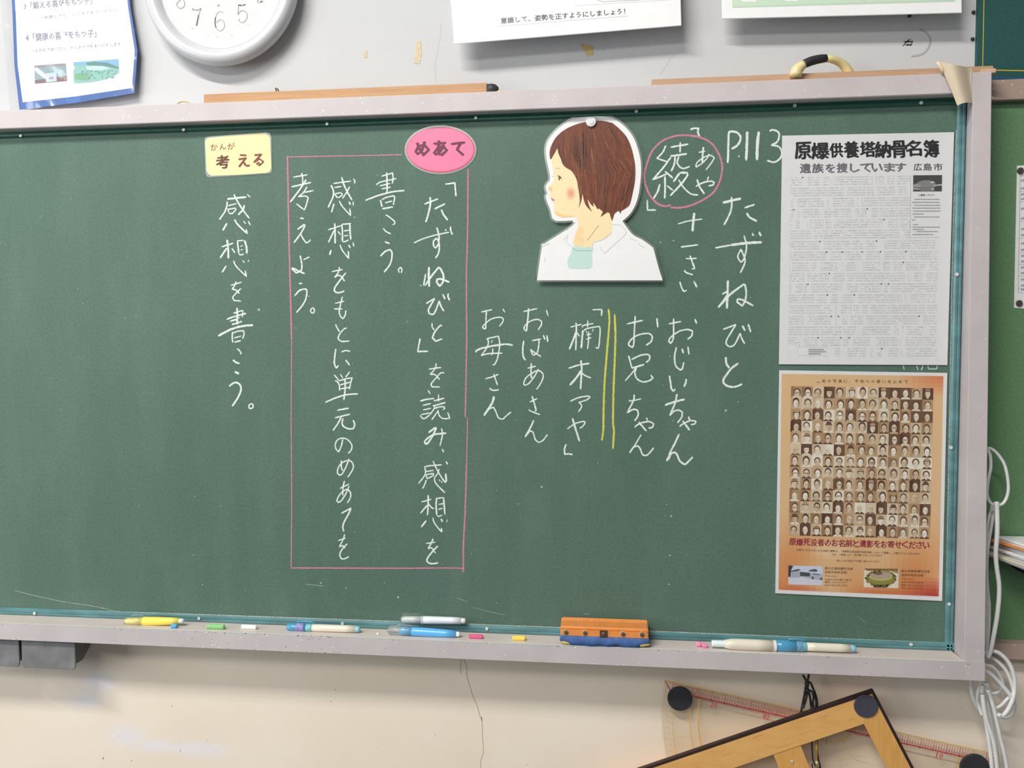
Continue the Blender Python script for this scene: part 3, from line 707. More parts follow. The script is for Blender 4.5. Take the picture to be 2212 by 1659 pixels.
q.line(crom(g([(258,530),(275,522),(295,530)])), .7, (170, 140, 100), 4)
q.poly(g([(272,592),(285,590),(303,605),(308,618),(296,620),(290,640),(282,625),(284,606)]), (112, 70, 40), 4)
q.line(g([(300,600),(312,625)]), .8, (110, 80, 50), 4); q.line(g([(225,598),(236,600)]), .6, (150, 120, 90), 4)
q.poly(g([(208,795),(225,803),(245,812),(243,820),(228,825),(218,815)]), (222, 140, 130), 4); q.line(g([(212,800),(245,818)]), .8, (170, 80, 80), 5)
q.build('drawn_lines', M['print'], t)['kind'] = 'stuff'
hm = m_wood('painted_hair', (84, 36, 20), (128, 66, 34), (90, 30, 5), 1.2, 0.5)
hair = [(205,440),(200,380),(215,320),(260,240),(340,170),(450,120),(560,95),(680,88),(780,110),(850,170),(910,240),(950,330),(975,430),(988,520),(985,640),(962,760),(940,850),(918,880),(880,905),(858,918),(850,945),(838,918),(820,922),(795,945),(775,1010),(762,975),(750,935),(730,930),(708,945),(668,972),(690,925),(655,895),(640,900),(622,870),(600,838),(605,880),(575,850),(548,805),(560,860),(590,925),(545,880),(520,835),(502,752),(492,820),(468,893),(478,820),(470,745),(460,690),(452,640),(430,590),(400,548),(370,530),(340,510),(318,480),(300,430),(280,385),(274,340),(266,350),(238,400),(215,440)]
hair = crom(hair+[hair[0]], 3, 28)[:-1]
q = Pr(GQ); q.poly(g(hair), (120, 66, 40), 5); q.build('hair', hm, t, label='glossy brown bobbed hair')
q = Pr(GQ); random.seed(5)
def strand(pts, w, c): q.line(crom(g(pts)), w, c, 6, taper=True)
cols = [(168,104,54),(58,32,26),(70,34,24),(124,68,38),(92,42,28),(142,84,48),(108,42,30),(78,48,32)]
def inside(x, y):
    r_ = False; n_ = len(hair)
    for a_ in range(n_):
        x1, y1 = hair[a_]; x2, y2 = hair[a_-1]
        if (y1 > y) != (y2 > y) and x < (x2-x1)*(y-y1)/(y2-y1)+x1: r_ = not r_
    return r_
cnt = 0
while cnt < 330:
    x, y = random.uniform(210, 980), random.uniform(95, 900)
    if not inside(x, y): continue
    dark = math.exp(-(((x-480)/60)**2+((y-260)/110)**2))
    pts_ = []; L_ = random.uniform(60, 260); st_ = L_/6
    X, Y_ = x, y
    for i_ in range(7):
        if not inside(X, Y_) or not inside(X-5, Y_) or not inside(X+5, Y_): break
        pts_.append((X, Y_))
        dx_ = (X-500)/520.0
        if X < 480: dx_ = -0.55+(Y_-150)/300.0 if Y_ < 480 else .25
        elif Y_ > 560: dx_ = -(X-640)/900.0
        n_ = math.hypot(dx_, 1); X += st_*dx_/n_; Y_ += st_/n_
    if len(pts_) < 3: continue
    cnt += 1
    col_ = (58, 38, 32) if random.random() < dark*1.3 else random.choice(cols+[(156, 70, 36), (132, 50, 30)])
    strand(pts_, random.uniform(.4, 1.1)+dark*.9, col_)
q.build('hair_strands', M['print'], t)['kind'] = 'stuff'
mp_ = GP.at(1277, 264, 0.0012)
t2 = thing('round_magnet', 'round white magnet pinning the top of the child cut-out', 'magnet', (mp_.x, mp_.y, mp_.z))
v, f = lathe([(0, .0115), (.004, .0118), (.0065, .0105), (.0068, .0085), (.0055, .007), (.0055, 0)], mp_, (0, -1, 0), 28)
mk('magnet_body', v, f, plain('white_plastic', (240, 240, 238), 0.25, 0.01, coat=0.4), t2, smooth=False)
v, f = lathe([(0, .0065), (.0015, .0064), (.002, .0055), (.002, 0)], mp_+Vector((0, -.0055, 0)), (0, -1, 0), 20)
mk('cap', v, f, plain('white_plastic_cap', (228, 230, 230), 0.2, 0.01), t2)

# --- poster with list of names
P1 = lean(1870, 290, -0.0025, 1870, 787, -0.003)
C1 = [(1689.5, 293), (2061, 285.5), (2046.3, 788.6), (1682.6, 787)]
t = thing('poster', 'white printed poster with a bold black brush title and rows of tiny grey names', 'poster', base_of(P1, 1865, 788))
slab('poster_sheet', C1, P1, 0.0005, M['paper'], t)
slab('laminate_film', offset(C1, 2.2)[0:4] if False else [(1688, 291.5), (2063, 283), (2048, 790), (1681, 788.5)], P1, 0.0002, M['film'], t, lift=0.0011)
q = Pr(P1); k1 = 5.395
def c1(x, y, oy=270): return (1670+x/k1, oy+y/k1)
bl = (34, 32, 36)
tops = [(262,400,445,205),(455,400,655,210),(668,380,815,215),(835,385,1000,195),(1020,375,1195,200),(1195,385,1370,195),(1385,385,1560,188),(1555,365,1730,185),(1765,380,1935,180)]
for ch, (x0, yb, x1, yt) in zip('原爆供養塔納骨名簿', tops):
    q.text(ch, c1(x0, yb), c1(x1, yb-8), (yb-yt)/k1, bl, 3, 0.034, 0.0, 1)
g1 = (122, 112, 122)
for i, ch in enumerate('遺族を捜しています'):
    wd_ = [(315,440),(460,585),(615,720),(745,865),(900,1010),(1018,1145),(1150,1275),(1295,1420),(1425,1550)][i]
    yy = 560-(wd_[0]-315)*.014
    q.text(ch, c1(wd_[0], yy), c1(wd_[1], yy-2), 108/k1 if i in (0,1,3) else 100/k1, g1, 3, 0.035)
for ch, a, b in (('広',1640,1735),('島',1755,1850),('市',1872,1975)):
    q.text(ch, c1(a, 532), c1(b, 530), 84/k1, (70, 66, 72), 3, 0.01)
q.build('heading', M['print'], t, label='bold black and grey heading')
q = Pr(P1); random.seed(3)
def dot(x, y, r, c): q.rect(x-r, y-r, x+r, y+r, c, 2)
for b_ in range(17):
    y0 = 384+23.05*b_; x1e = 1966 if b_ < 6 else 2031-b_*0.55; x = 1709.5-b_*0.42
    if b_ == 16: x = 1804
    gap = 0
    while x < x1e:
        tilt = -0.0135*(1-b_/17*1.1)*(x-1709)
        if random.random() < .07: x += 3.1*random.choice((1, 2, 2, 3)); continue
        if random.random() < .025:
            dot(x, y0+tilt, 1.5, (100, 100, 112)); x += 3.1*random.choice((2, 3)); continue
        for r_ in range(4):
            if random.random() < .86:
                c = random.randint(158, 192); dot(x, y0+tilt+r_*5.2, random.uniform(.55, .8), (c, c, c+4))
                if random.random() < .4: dot(x+1.2, y0+tilt+r_*5.2+1.2, .5, (c+18, c+18, c+20))
        x += 3.05
q.build('name_rows', M['print'], t)['kind'] = 'stuff'
q = Pr(P1)
q.line([(1967.5, 378), (1966, 513.5), (2031, 512.5)], .7, (176, 176, 182), 2)
s2 = 11.06
def c2(x, y): return (1950+x/s2, 370+y/s2)
def pc(pts): return [c2(*p) for p in pts]
q.poly(pc([(250,95),(940,90),(935,480),(248,482)]), (74, 72, 74), 2)
q.poly(pc([(320,300),(370,260),(450,225),(560,212),(660,220),(740,250),(790,300),(770,380),(330,380)]), (142, 142, 142), 3)
q.poly(pc([(240,320),(330,298),(440,330),(440,390),(250,390)]), (168, 158, 158), 4)
q.poly(pc([(740,330),(935,305),(935,340),(740,352)]), (205, 203, 200), 4)
q.poly(pc([(248,400),(430,415),(430,440),(248,435)]), (190, 188, 186), 4)
q.poly(pc([(430,380),(760,385),(760,482),(430,482)]), (130, 130, 130), 4)
q.poly(pc([(680,400),(735,405),(735,445),(680,440)]), (200, 200, 200), 5); q.poly(pc([(660,255),(750,240),(750,270),(670,285)]), (222, 222, 220), 5)
q.build('photo_print', M['print'], t, label='grey photograph of a grassy burial mound')
q = Pr(P1)
q.text('ご連絡ください', c2(370, 595), c2(770, 590), 4.6, (90, 90, 96), 2, .01)
random.seed(9)
for y, x0, x1 in ((670,280,890),(742,235,890),(812,280,890),(882,235,885),(952,250,895),(1022,235,480),(1092,270,880),(1162,225,310),(1272,250,360),(1335,235,885),(1390,240,495),(1440,320,820),(1512,240,720)):
    x = x0
    while x < x1:
        w_ = random.uniform(18, 34); c = random.randint(120, 160)
        a = c2(x, y-13); b = c2(x+w_*.72, y+12); q.rect(a[0], a[1], b[0], b[1], (c+25, c+25, c+30), 2)
        q.rect(a[0]+.3, (a[1]+b[1])/2-.35, b[0], (a[1]+b[1])/2+.35, (c-10, c-10, c-5), 3); x += w_
a, b = (1722.5, 750), (1786, 769)
q.line([(1723.5, 749.5), (1787, 749.8), (1786.6, 768.5), (1723, 768.2), (1723.5, 749.5)], .5, (190, 190, 196), 2)
for k, (xa, xb) in enumerate(((1747, 1779), (1747, 1783), (1747, 1772))):
    x = xa
    while x < xb: q.rect(x, 754+k*4.5, x+1.5, 756.6+k*4.5, (130, 130, 138), 2); x += 2.2
q.build('small_print', M['print'], t)['kind'] = 'stuff'

# --- poster with many portraits
P2 = VP(-0.0028)
C2 = [(1683.2, 799.7), (2046.4, 805.5), (2035.2, 1298.3), (1674.7, 1281.5)]
t = thing('poster', 'orange poster filled with a grid of old sepia portraits above a red headline', 'poster', base_of(P2, 1855, 1298))
slab('poster_sheet', C2, P2, 0.0005, M['paper'], t)
IN = [(1688.5, 807.5), (2038, 812.5), (2027.8, 1288.5), (1681.7, 1274)]
fm = quadmap(IN)
q = Pr(P2)
def orange(u, v):
    base = Vector((236, 196, 146)); hot = Vector((226, 140, 76)); red = Vector((196, 70, 52))
    e = max(0, (v-.62)/.38); r = 0.35*max(0, .5-abs(u-.02)*2)*0+0.9*e*(0.6+0.4*math.sin(u*7+v*9)+0.25*math.sin(u*17))
    r = max(0, min(1, r)); c = base.lerp(hot, r)
    k = max(0, 1-((1-u)**2*2.6+(1-v)**2*22)**.5*2.4); c = c.lerp(red, min(1, k*1.25))
    k2 = max(0, 1-(((1-u)*1.3)**2+(v*4)**2)**.5*2.6); c = c.lerp(Vector((226, 130, 80)), k2)
    k3 = max(0, (v-.955)/.045)*(0.5+.5*math.sin(u*12)); c = c.lerp(Vector((214, 104, 56)), k3*.7)
    k4 = max(0, 1-(((u-.33)/.16)**2+((v-.81)/.05)**2)); c = c.lerp(Vector((240, 210, 168)), k4*.8)
    return tuple(c)
NU, NV = 26, 60
for i in range(NU):
    for j in range(NV):
        u0, u1, v0, v1 = i/NU, (i+1)/NU, j/NV, (j+1)/NV
        q.poly([fm(u0, v0), fm(u1, v0), fm(u1, v1), fm(u0, v1)], orange((u0+u1)/2, (v0+v1)/2), 1)
q.build('orange_ground', M['print'], t, label='orange mottled ground')
gm = quadmap([(1709, 834.2), (2016.4, 838.5), (2008.8, 1164.3), (1703.8, 1156.4)])
random.seed(21)
q = Pr(P2)
def sep(v):
    v = max(0, min(1, v))
    a_, b_, c_ = Vector((88, 52, 34)), Vector((196, 160, 116)), Vector((250, 245, 230))
    return tuple(a_.lerp(b_, v*2) if v < .5 else b_.lerp(c_, v*2-1))
for i in range(13):
    for j in range(13):
        def T(pts): return [gm((i+x)/13, (j+y)/13) for x, y in pts]
        bgv = random.choice((.08, .15, .45, .5, .55, .6, .7, .78, .95)); hv = random.uniform(0, .18); fv = random.uniform(.72, 1)
        if bgv < .2: fv = random.uniform(.75, .95)
        if bgv > .9: hv = 0.05
        q.poly(T([(0, 0), (1, 0), (1, 1), (0, 1)]), sep(bgv), 2)
        if random.random() < .5: q.poly(T([(0, 0), (.3, 0), (.2, 1), (0, 1)]), sep(bgv-.12), 2.5)
        cx = .5+random.uniform(-.07, .07); cy = .5+random.uniform(-.04, .06)
        cl = random.choice((.05, .1, .25, .85, .95, .6))
        q.poly(T([(cx-.46, 1), (cx-.36, .88), (cx-.12, .8), (cx+.12, .8), (cx+.36, .88), (cx+.46, 1)]), sep(cl), 3)
        q.poly(T([(cx-.1, .7), (cx+.1, .7), (cx+.13, .86), (cx, .94), (cx-.13, .86)]), sep(fv-.14), 4)
        hr = random.choice((.29, .3, .33)); hh = random.choice((.33, .37, .42))
        bald = random.random() < .12
        if not bald: q.poly([gm((i+x)/13, (j+y)/13) for x, y in ellipse(cx, cy-.07, hr, hh, 14)], sep(hv), 5)
        q.poly([gm((i+x)/13, (j+y)/13) for x, y in ellipse(cx, cy+.03, .235, .32, 14)], sep(fv), 6)
        sd = random.choice((-1, 1))
        q.poly(T([(cx+sd*.2, cy-.1), (cx+sd*.1, cy+.1), (cx+sd*.12, cy+.28), (cx+sd*.2, cy+.15)]), sep(fv-.22), 7)
        for e in (-1, 1): q.poly(T([(cx+e*.04, cy-.01), (cx+e*.14, cy-.03), (cx+e*.14, cy+.02), (cx+e*.04, cy+.03)]), sep(fv-.42), 8)
        q.poly(T([(cx-.06, cy+.18), (cx+.06, cy+.18), (cx+.05, cy+.21), (cx-.05, cy+.21)]), sep(fv-.38), 8)
        q.poly(T([(cx-.02, cy+.02), (cx+.03, cy+.1), (cx-.03, cy+.11)]), sep(fv-.15), 8)
        if random.random() < .16:
            q.poly(T([(cx-.24, cy-.18), (cx-.22, cy-.4), (cx, cy-.46), (cx+.22, cy-.4), (cx+.24, cy-.18)]), sep(random.choice((.1, .35, .5))), 9)
            q.poly(T([(cx-.32, cy-.14), (cx+.32, cy-.16), (cx+.3, cy-.2), (cx-.3, cy-.2)]), sep(.05), 9.5)
        elif random.random() < .12:
            for e in (-1, 1): q.line(T(ellipse(cx+e*.1, cy+.01, .08, .06, 8)+[(cx+e*.1+.08, cy+.01)]), .5, sep(.15), 9)
q.build('portrait_prints', M['print'], t, label='grid of small sepia portrait photographs')
q = Pr(P2)
ka = 5.672
def c3(x, y): return (1670+x/ka, 790+y/ka)
def c4(x, y): return (1665+x/ka, 1040+y/ka)
for i, ch in enumerate('一枚の写真に、平和への願いを込めて'):
    x = 530+i*(1670-530)/17.0*1.0; q.text(ch, c3(x+2, 206+(x-530)*.011), c3(x+46 if ch not in '一、' else (x+44 if ch == '一' else x+14), 206+(x-530)*.011), (40 if ch not in '一、' else (6 if ch == '一' else 14))/ka, (96, 70, 46), 3, .004)
hl = '原爆死没者のお名前と遺影をお寄せください'
for i, ch in enumerate(hl):
    x = 225+i*(1948-225)/20.0; yb = 780+(x-225)*.0255+ (4 if i % 2 else 0)
    q.text(ch, c4(x+3, yb), c4(x+82, yb+2), 84/ka, (158, 34, 58), 3, .026)
q.build('headline', M['print'], t, label='dark red headline and brown top line')
q = Pr(P2)
ln = (112, 84, 60)
q.text('お寄せいただきましたお名前と遺影は、「原爆死没者追悼平和祈念館」において登録し、公開させていただきます', c4(315, 850), c4(1825, 902), 26/ka, ln, 3, .008)
q.text('なお、ご希望により、非公開にすることもできます', c4(750, 908), c4(1370, 922), 26/ka, ln, 3, .008)
q.text('詳しくは下記までお問い合わせください', c4(810, 982), c4(1340, 996), 26/ka, ln, 3, .008)
dk2 = (106, 70, 46)
for tx, x0, y0, x1, y1, h in (('国立広島原爆死没者',662,1078,1005,1088,32),('追悼平和祈念館',662,1126,930,1132,32),('〒730-0811',662,1170,810,1173,22),('広島市中区中島町1番6号',662,1213,988,1220,24),('電話 082-543-6271',662,1245,930,1250,24),('FAX 082-543-6273',662,1282,932,1288,24),
    ('国立長崎原爆死没者',1597,1112,1948,1120,32),('追悼平和祈念館',1597,1160,1868,1168,32),('〒852-8117',1597,1206,1750,1208,22),('長崎市平野町7番8号',1597,1245,1868,1252,24),('電話 095-814-0055',1597,1282,1862,1288,24),('FAX 095-814-0056',1597,1315,1862,1322,22)):
    q.text(tx, c4(x0, y0), c4(x1, y1), h/ka, dk2 if h > 30 else (150, 100, 64), 3, .006)
q.build('small_print', M['print'], t)['kind'] = 'stuff'
q = Pr(P2)
def r4(pts, c, l): q.poly([c4(*p) for p in pts], c, l)
r4([(215,1030),(635,1040),(630,1275),(215,1262)], (214, 222, 240), 2)
r4([(215,1030),(275,1032),(250,1085),(240,1170),(215,1170)], (56, 56, 60), 3)
r4([(250,1095),(300,1080),(345,1072),(365,1085),(330,1098),(250,1108)], (84, 92, 88), 3)
r4([(455,1100),(490,1080),(545,1072),(575,1090),(560,1108)], (84, 92, 88), 3)
r4([(240,1110),(330,1100),(630,1135),(630,1210),(240,1190)], (186, 192, 206), 2.6)
for k in range(5): r4([(242,1118+k*14),(358,1112+k*14),(358,1115+k*14),(242,1121+k*14)], (160, 168, 186), 3)
r4([(358,1108),(480,1120),(480,1165),(358,1158)], (74, 78, 84), 4); r4([(215,1185),(400,1172),(470,1195),(630,1212),(630,1275),(215,1262)], (222, 224, 236), 3)
r4([(500,1165),(528,1168),(526,1198),(500,1195)], (90, 94, 100), 5); r4([(515,1128),(600,1136),(600,1146),(515,1138)], (90, 96, 116), 5); r4([(608,1180),(630,1180),(630,1208),(604,1205)], (80, 82, 88), 5)
q.build('photo_print', M['print'], t, label='photograph of a low grey building')
q = Pr(P2)
r4([(1145,1065),(1568,1072),(1563,1308),(1138,1295)], (238, 232, 212), 2)
r4([(1145,1065),(1560,1072),(1562,1130),(1470,1100),(1200,1096),(1150,1082)], (178, 136, 86), 3)
for k in range(14): r4([(1170+k*28,1070),(1186+k*28,1068),(1190+k*28,1084+(k*7) % 14),(1172+k*28,1090)], (92, 84, 44), 4)
q.poly([c4(*p) for p in ellipse(1350, 1185, 186, 100, 30, .03)], (150, 148, 60), 4)
q.poly([c4(*p) for p in ellipse(1345, 1160, 150, 58, 30, .03)], (196, 190, 120), 5)
q.poly([c4(*p) for p in ellipse(1345, 1150, 125, 42, 30, .03)], (190, 168, 150), 6)
q.poly([c4(*p) for p in ellipse(1315, 1122, 55, 24, 16, .03)], (130, 100, 66), 7)
random.seed(2)
for k in range(60):
    a_ = random.uniform(0, 2*math.pi); rr = random.uniform(.84, 1.02); x = 1350+186*rr*math.cos(a_); y = 1190+98*rr*math.sin(a_)
    r4([(x-9,y-6),(x+9,y-7),(x+8,y+7),(x-8,y+6)], random.choice(((92,100,40),(196,112,50),(120,128,50),(170,160,90),(86,70,36))), 8)
r4([(1250,1262),(1450,1268),(1420,1300),(1260,1296)], (104, 88, 50), 8)
q.build('photo_print', M['print'], t, label='photograph of a round planted basin')
slab('laminate_film', [(1681.8, 798), (2048, 804), (2037, 1300), (1673, 1283)], P2, 0.0002, M['film'], t, lift=0.0014)

# ================================================================= ON THE UPPER WALL
# --- round wall clock
k = 0.0
cc = px(471, -41, YW-0.05)
ppm = (px(571, -41, YW-0.05)-cc).length/100        # metres per pixel there
R = 168*ppm
t = thing('wall_clock', 'round white wall clock cut by the top edge of the photo', 'clock', (cc.x, YW, cc.z))
wc = Vector((cc.x, YW-0.001, cc.z))
wp = plain('clock_white_plastic', (204, 206, 209), 0.35, 0.01, coat=0.2)
v, f = lathe([(0, R*.9), (.012, R*.93), (.022, R*.985), (.034, R), (.044, R*.985), (.051, R*.94), (.053, R*.9), (.051, R*.86), (.046, R*.835), (.044, R*.82), (.036, R*.80), (.034, R*.79), (.0335, 0)], wc, (0, -1, 0), 96)
mk('clock_body', v, f, wp, t, smooth=True)
v, f = lathe([(.034, R*.795), (.0352, R*.79), (.0352, 0)], wc, (0, -1, 0), 96)
mk('clock_face', v, f, plain('clock_face_white', (208, 209, 211), 0.5, 0.01), t)
CP = VP(YW-0.0365); q = Pr(CP)
ng = (158, 154, 148); s = 3.456
def nm(pts, w, lift=2): q.line(crom([(x/s, y/s) for x, y in pts], 6, 75), w, ng, lift)
nm([(1345,0),(1320,25),(1325,50),(1350,62),(1375,45),(1375,10),(1355,-10),(1335,-40),(1345,-70),(1375,-60),(1370,-30),(1345,0)], 1.8)
nm([(1436,60),(1436,82)], 1.2); nm([(1438,66),(1468,76),(1500,64)], 2.6); nm([(1500,64),(1480,120),(1467,192)], 1.4); nm([(1484,112),(1467,192)], 2.6)
nm([(1665,95),(1640,85),(1615,110),(1605,160),(1610,205),(1640,230),(1668,215),(1675,185),(1665,155),(1640,148),(1615,170)], 1.2); nm([(1608,130),(1605,170),(1612,205)], 2.4)
nm([(1835,32),(1810,42),(1780,35),(1778,75),(1775,110)], 1.6); nm([(1778,40),(1830,34)], 2.4); nm([(1778,105),(1800,80),(1830,85),(1845,115),(1835,150),(1810,168),(1785,155),(1785,140)], 1.6)
nm([(1965,-25),(1920,5),(1930,18),(1965,8)], 1.8); nm([(1950,-30),(1950,20)], 2.5)
for x, y, r_ in ((1630, 40, 2.6), (1435, 212, 1), (1730, 262, .8), (1620, 275, .8), (1850, 185, .8), (1555, 262, .6)):
    q.poly(ellipse(x/s, y/s, r_, r_, 8), ng, 2)
q.build('numerals', M['print'], t, label='thin grey numerals')
v, f = tube([wc+Vector((R*.03, -.038, .01)), wc+Vector((-R*.35, -.038, R*.4))], [.003, .0015], 6)
mk('minute_hand', v, f, M['dark'], t)
v, f = tube([wc+Vector((0, -.037, 0)), wc+Vector((R*.3, -.037, R*.25))], [.004, .002], 6)
mk('hour_hand', v, f, M['dark'], t)
q = Pr(VP(YW-0.0375))
v, f = lathe([(.0415, R*.81), (.0425, R*.81), (.0425, 0)], wc, (0, -1, 0), 64)
mk('clock_glass', v, f, m_film('clock_glass_film', 0.0, 0.02, 0.0, 1), t)

# --- left notice in wavy film
LP = lean(160, -260, YW-0.006, 160, 236, YW-0.022)
t = thing('wall_notice', 'blue-bordered printed notice inside wrinkled clear film, left of the clock', 'notice', base_of(LP, 165, 236))
sheet = [(5, -330), (255, -345), (281, 10), (297, 110), (290, 201), (165, 222), (42, 237), (31, 140), (27, 30)]
slab('notice_sheet', sheet, LP, 0.0006, plain('blue_border_print', (76, 112, 178), 0.45, 0.03), t)
q = Pr(LP)
q.poly([(13, -325), (249, -340), (276, 10), (291, 110), (285, 190), (165, 208), (49, 221), (38, 140), (34, 30)], (246, 247, 249), 1)
tg = (140, 142, 160)
q.text('3「鍛える喜びをもつ子」', (52, 21), (199, 8), 15, tg, 3, .008)
q.text('～失敗してもさいごまであきらめない', (86, 43), (253, 25), 8, (160, 160, 170), 3)
q.text('4「健康の喜びをもつ子」', (56, 90), (208, 80), 17, tg, 3, .008)
q.text('～えがおであいさつ、そとあそびをまいにちします', (67, 114), (261, 99), 8, (140, 142, 152), 3)
q.build('lettering', M['print'], t)
q = Pr(LP)
def n3(pts, c, l): q.poly([(x/s, y/s) for x, y in pts], c, l)
n3([(255,490),(492,472),(500,605),(262,625)], (150, 174, 182), 3); n3([(255,490),(492,472),(492,490),(255,505)], (160, 150, 152), 4)
n3([(258,600),(500,565),(500,605),(262,625)], (140, 118, 118), 4); n3([(340,548),(418,540),(424,605),(345,615)], (200, 222, 238), 5); n3([(365,575),(400,572),(402,590),(366,593)], (206, 160, 180), 6)
q.build('photo_print', M['print'], t, label='small blue-grey photograph')
q = Pr(LP)
n3([(545,465),(885,440),(890,545),(800,590),(700,612),(550,625)], (150, 200, 192), 3); n3([(545,465),(885,440),(887,492),(780,480),(640,478),(548,490)], (140, 190, 226), 4)
n3([(640,470),(700,460),(800,468),(885,500),(885,515),(780,492),(650,485)], (108, 150, 150), 5); n3([(560,550),(640,545),(680,570),(660,600),(560,590)], (134, 184, 148), 5); n3([(640,495),(760,492),(830,510),(740,530),(650,525)], (196, 224, 226), 5)
random.seed(4)
for _ in range(60):
    x, y = random.uniform(600, 860), random.uniform(520, 585); n3([(x, y), (x+8, y-1), (x+8, y+4), (x, y+5)], (112, 156, 148), 6)
q.build('photo_print', M['print'], t, label='green and blue landscape photograph')
# film: wavy grid
vs, fs = [], []; nx, ny = 26, 40
fq = quadmap([(-30, -345), (275, -360), (300, 200), (22, 243)])
for j in range(ny+1):
    for i in range(nx+1):
        u, v_ = i/nx, j/ny
        x, y = fq(u, v_)
        w_ = .0032*math.sin(u*9+v_*7)+.0024*math.sin(v_*31-u*13)+.001*math.sin(u*27+v_*11)
        edge = max(0, abs(u-.5)*2-.86)*.05
        vs.append(LP.at(x, y, .004+w_+edge*.3))
for j in range(ny):
    for i in range(nx): fs.append((j*(nx+1)+i, j*(nx+1)+i+1, (j+1)*(nx+1)+i+1, (j+1)*(nx+1)+i))
mk('clear_sleeve', vs, fs, M['wavyfilm'], t, smooth=True)

# --- white notice and green notice
MP = lean(1225, -200, YW-0.03, 1225, 75, YW-0.058)
t = thing('wall_notice', 'white laminated notice with one dotted-underlined sentence, right of the clock', 'notice', base_of(MP, 1225, 75))
slab('notice_sheet', [(958, -250), (1462, -290), (1472, 55), (981, 95)], MP, 0.0025, M['paper'], t, bevel=0.0008)
s = 2.572
q = Pr(MP)
def m2(x, y): return (640+x/s, y/s)
q.text('意識して、姿勢を正すようにしましょう！', m2(1138, 132), m2(1828, 78), 13, (84, 82, 88), 4, .02)
for k in range(70):
    x = 1122+k*10.35; a = m2(x, 145-(x-1122)*.079); q.rect(a[0], a[1]-.6, a[0]+1.9, a[1]+.6, (150, 150, 154), 3)
q.line([m2(1545, 32), m2(2140, -6)], .8, (214, 210, 208), 3); q.line([m2(1670, 0), m2(1700, 9), m2(1895, 0), m2(2000, -8)], 1, (176, 170, 168), 3)
q.build('lettering', M['print'], t)
slab('laminate_film', [(955, -252), (1465, -292), (1474, 56), (979, 97)], MP, 0.0003, m_film('notice_film', 0.01, 0.12, 0.06, 8), t, lift=0.003)
EP = lean(1820, -200, YW-0.03, 1820, 33, YW-0.055)
t = thing('wall_notice', 'white-edged notice with a pale green field, upper right of the wall', 'notice', base_of(EP, 1820, 34))
slab('notice_sheet', [(1553, -260), (2072, -280), (2078, 27.5), (1560, 40.5)], EP, 0.003, M['paper'], t, bevel=0.0008)
q = Pr(EP)
q.poly([(1573, -250), (2058, -268), (2064, 3.5), (1582, 17)], (200, 222, 196), 2)
for a, b, y in ((1600, 1635, 4), (1694, 1727, 2.5), (1783, 1820, .5)):
    q.poly(rrect(a, y-40, b, y, 5), (236, 238, 236), 3)
q.line([(1585, 15), (1800, 8), (2060, 1)], .8, (180, 206, 180), 3)
q.build('green_field', M['print'], t, label='pale green printed field')

# --- small things stuck on the wall
def scrap(pts, rgb, label, name='tape_remnant', al=1, lift=.0006, cat='tape', group=None):
    m = plain(name+'_mat', rgb, 0.5, 0.1, 200, alpha=al)
    o = slab(name, pts, WP, 0.0005, m, None, lift=lift); tag(o, label, cat, group); return o
scrap([(1252, 94), (1281, 99), (1281, 119), (1268, 122), (1261, 110)], (202, 178, 122), 'brown tape scrap below the white notice')
scrap([(898, 86), (909, 88), (911, 115), (907, 138), (893, 137), (897, 112)], (222, 206, 176), 'tall yellowed tape strip left over on the wall', al=.75)
scrap([(788, 108), (793, 110), (793, 125), (786, 124), (785, 116)], (220, 198, 160), 'tiny yellowed tape scrap right of the clock', al=.8)
ring = []
q = Pr(WP)
q.line(crom([(1985, 62), (2000, 70), (2010, 85), (2005, 105), (1990, 118), (1968, 122)]), 4.5, (172, 170, 172), 2, True)
o = q.build('tape_remnant', M['print'], None); tag(o, 'curved grey tape trace around the ink mark', 'tape')
q = Pr(WP)
for L_, w_ in (([(1950, 100), (1958, 90), (1968, 84)], 3), ([(1958, 96), (1966, 96)], 3), ([(1952, 90), (1972, 90), (1968, 97), (1955, 97)], 4), ([(1962, 84), (1960, 100)], 2)):
    q.line(L_, w_, (48, 48, 56), 2, True)
o = q.build('ink_mark', M['print'], None); tag(o, 'black ink blot on the wall under the green notice', 'stain')
for x, y, lab in ((2102, 27, 'upper of the two dark pins beside the green grid board'), (2100, 85, 'lower of the two dark pins beside the green grid board'), (1964, 35, 'dark pin at the lower edge of the green notice')):
    p = px(x, y, YW)
    v, f = lathe([(0, .0035), (.002, .0042), (.005, .003), (.006, .001)], p, (0, -1, 0), 12)
    o = mk('wall_pin', v, f, M['dark']); tag(o, lab, 'pin')

# ================================================================= RIGHT OF THE BOARD
# grid board above, side chalkboard below
g3 = thing('grid_board', 'dark green board with yellow grid lines at the upper right corner', 'board', (px(2160, 170, YW-.01).x, YW, px(2160, 170, YW-.01).z))
a = px(2113, -260, YW-.012); b = px(2113, 178, YW-.012)
box('board_panel', (px(2112, 60, YW-.012).x, YW-.012, b.z), (0.95, YW-.001, a.z), M['green3'], g3)
q = Pr(VP(YW-.012))
q.line([(2130, -220), (2122.5, 152)], 1.9, (196, 178, 60), 2); q.line([(2122, 151), (2330, 155)], 2.2, (214, 176, 40), 2); q.line([(2118, 168), (2330, 172)], 3, (44, 84, 132), 2)
q.build('grid_line', M['print'], g3, label='yellow grid lines')
SY = YW-.006
sb = thing('side_chalkboard', 'lighter green side chalkboard at the right edge, behind the frame', 'chalkboard', (px(2180, 1425, SY).x, SY, px(2180, 1430, SY).z))
x0 = max(xo, xot)+.002
box('writing_surface', (x0, SY, px(2150, 1392, SY).z), (0.95, YW-.001, px(2150, 205, SY).z), M['green2'], sb)
z0_, z1_ = px(2160, 216, SY-.018).z, px(2160, 172, SY-.018).z
fr2 = m_paint('brownish_rail_paint', (176, 152, 140))
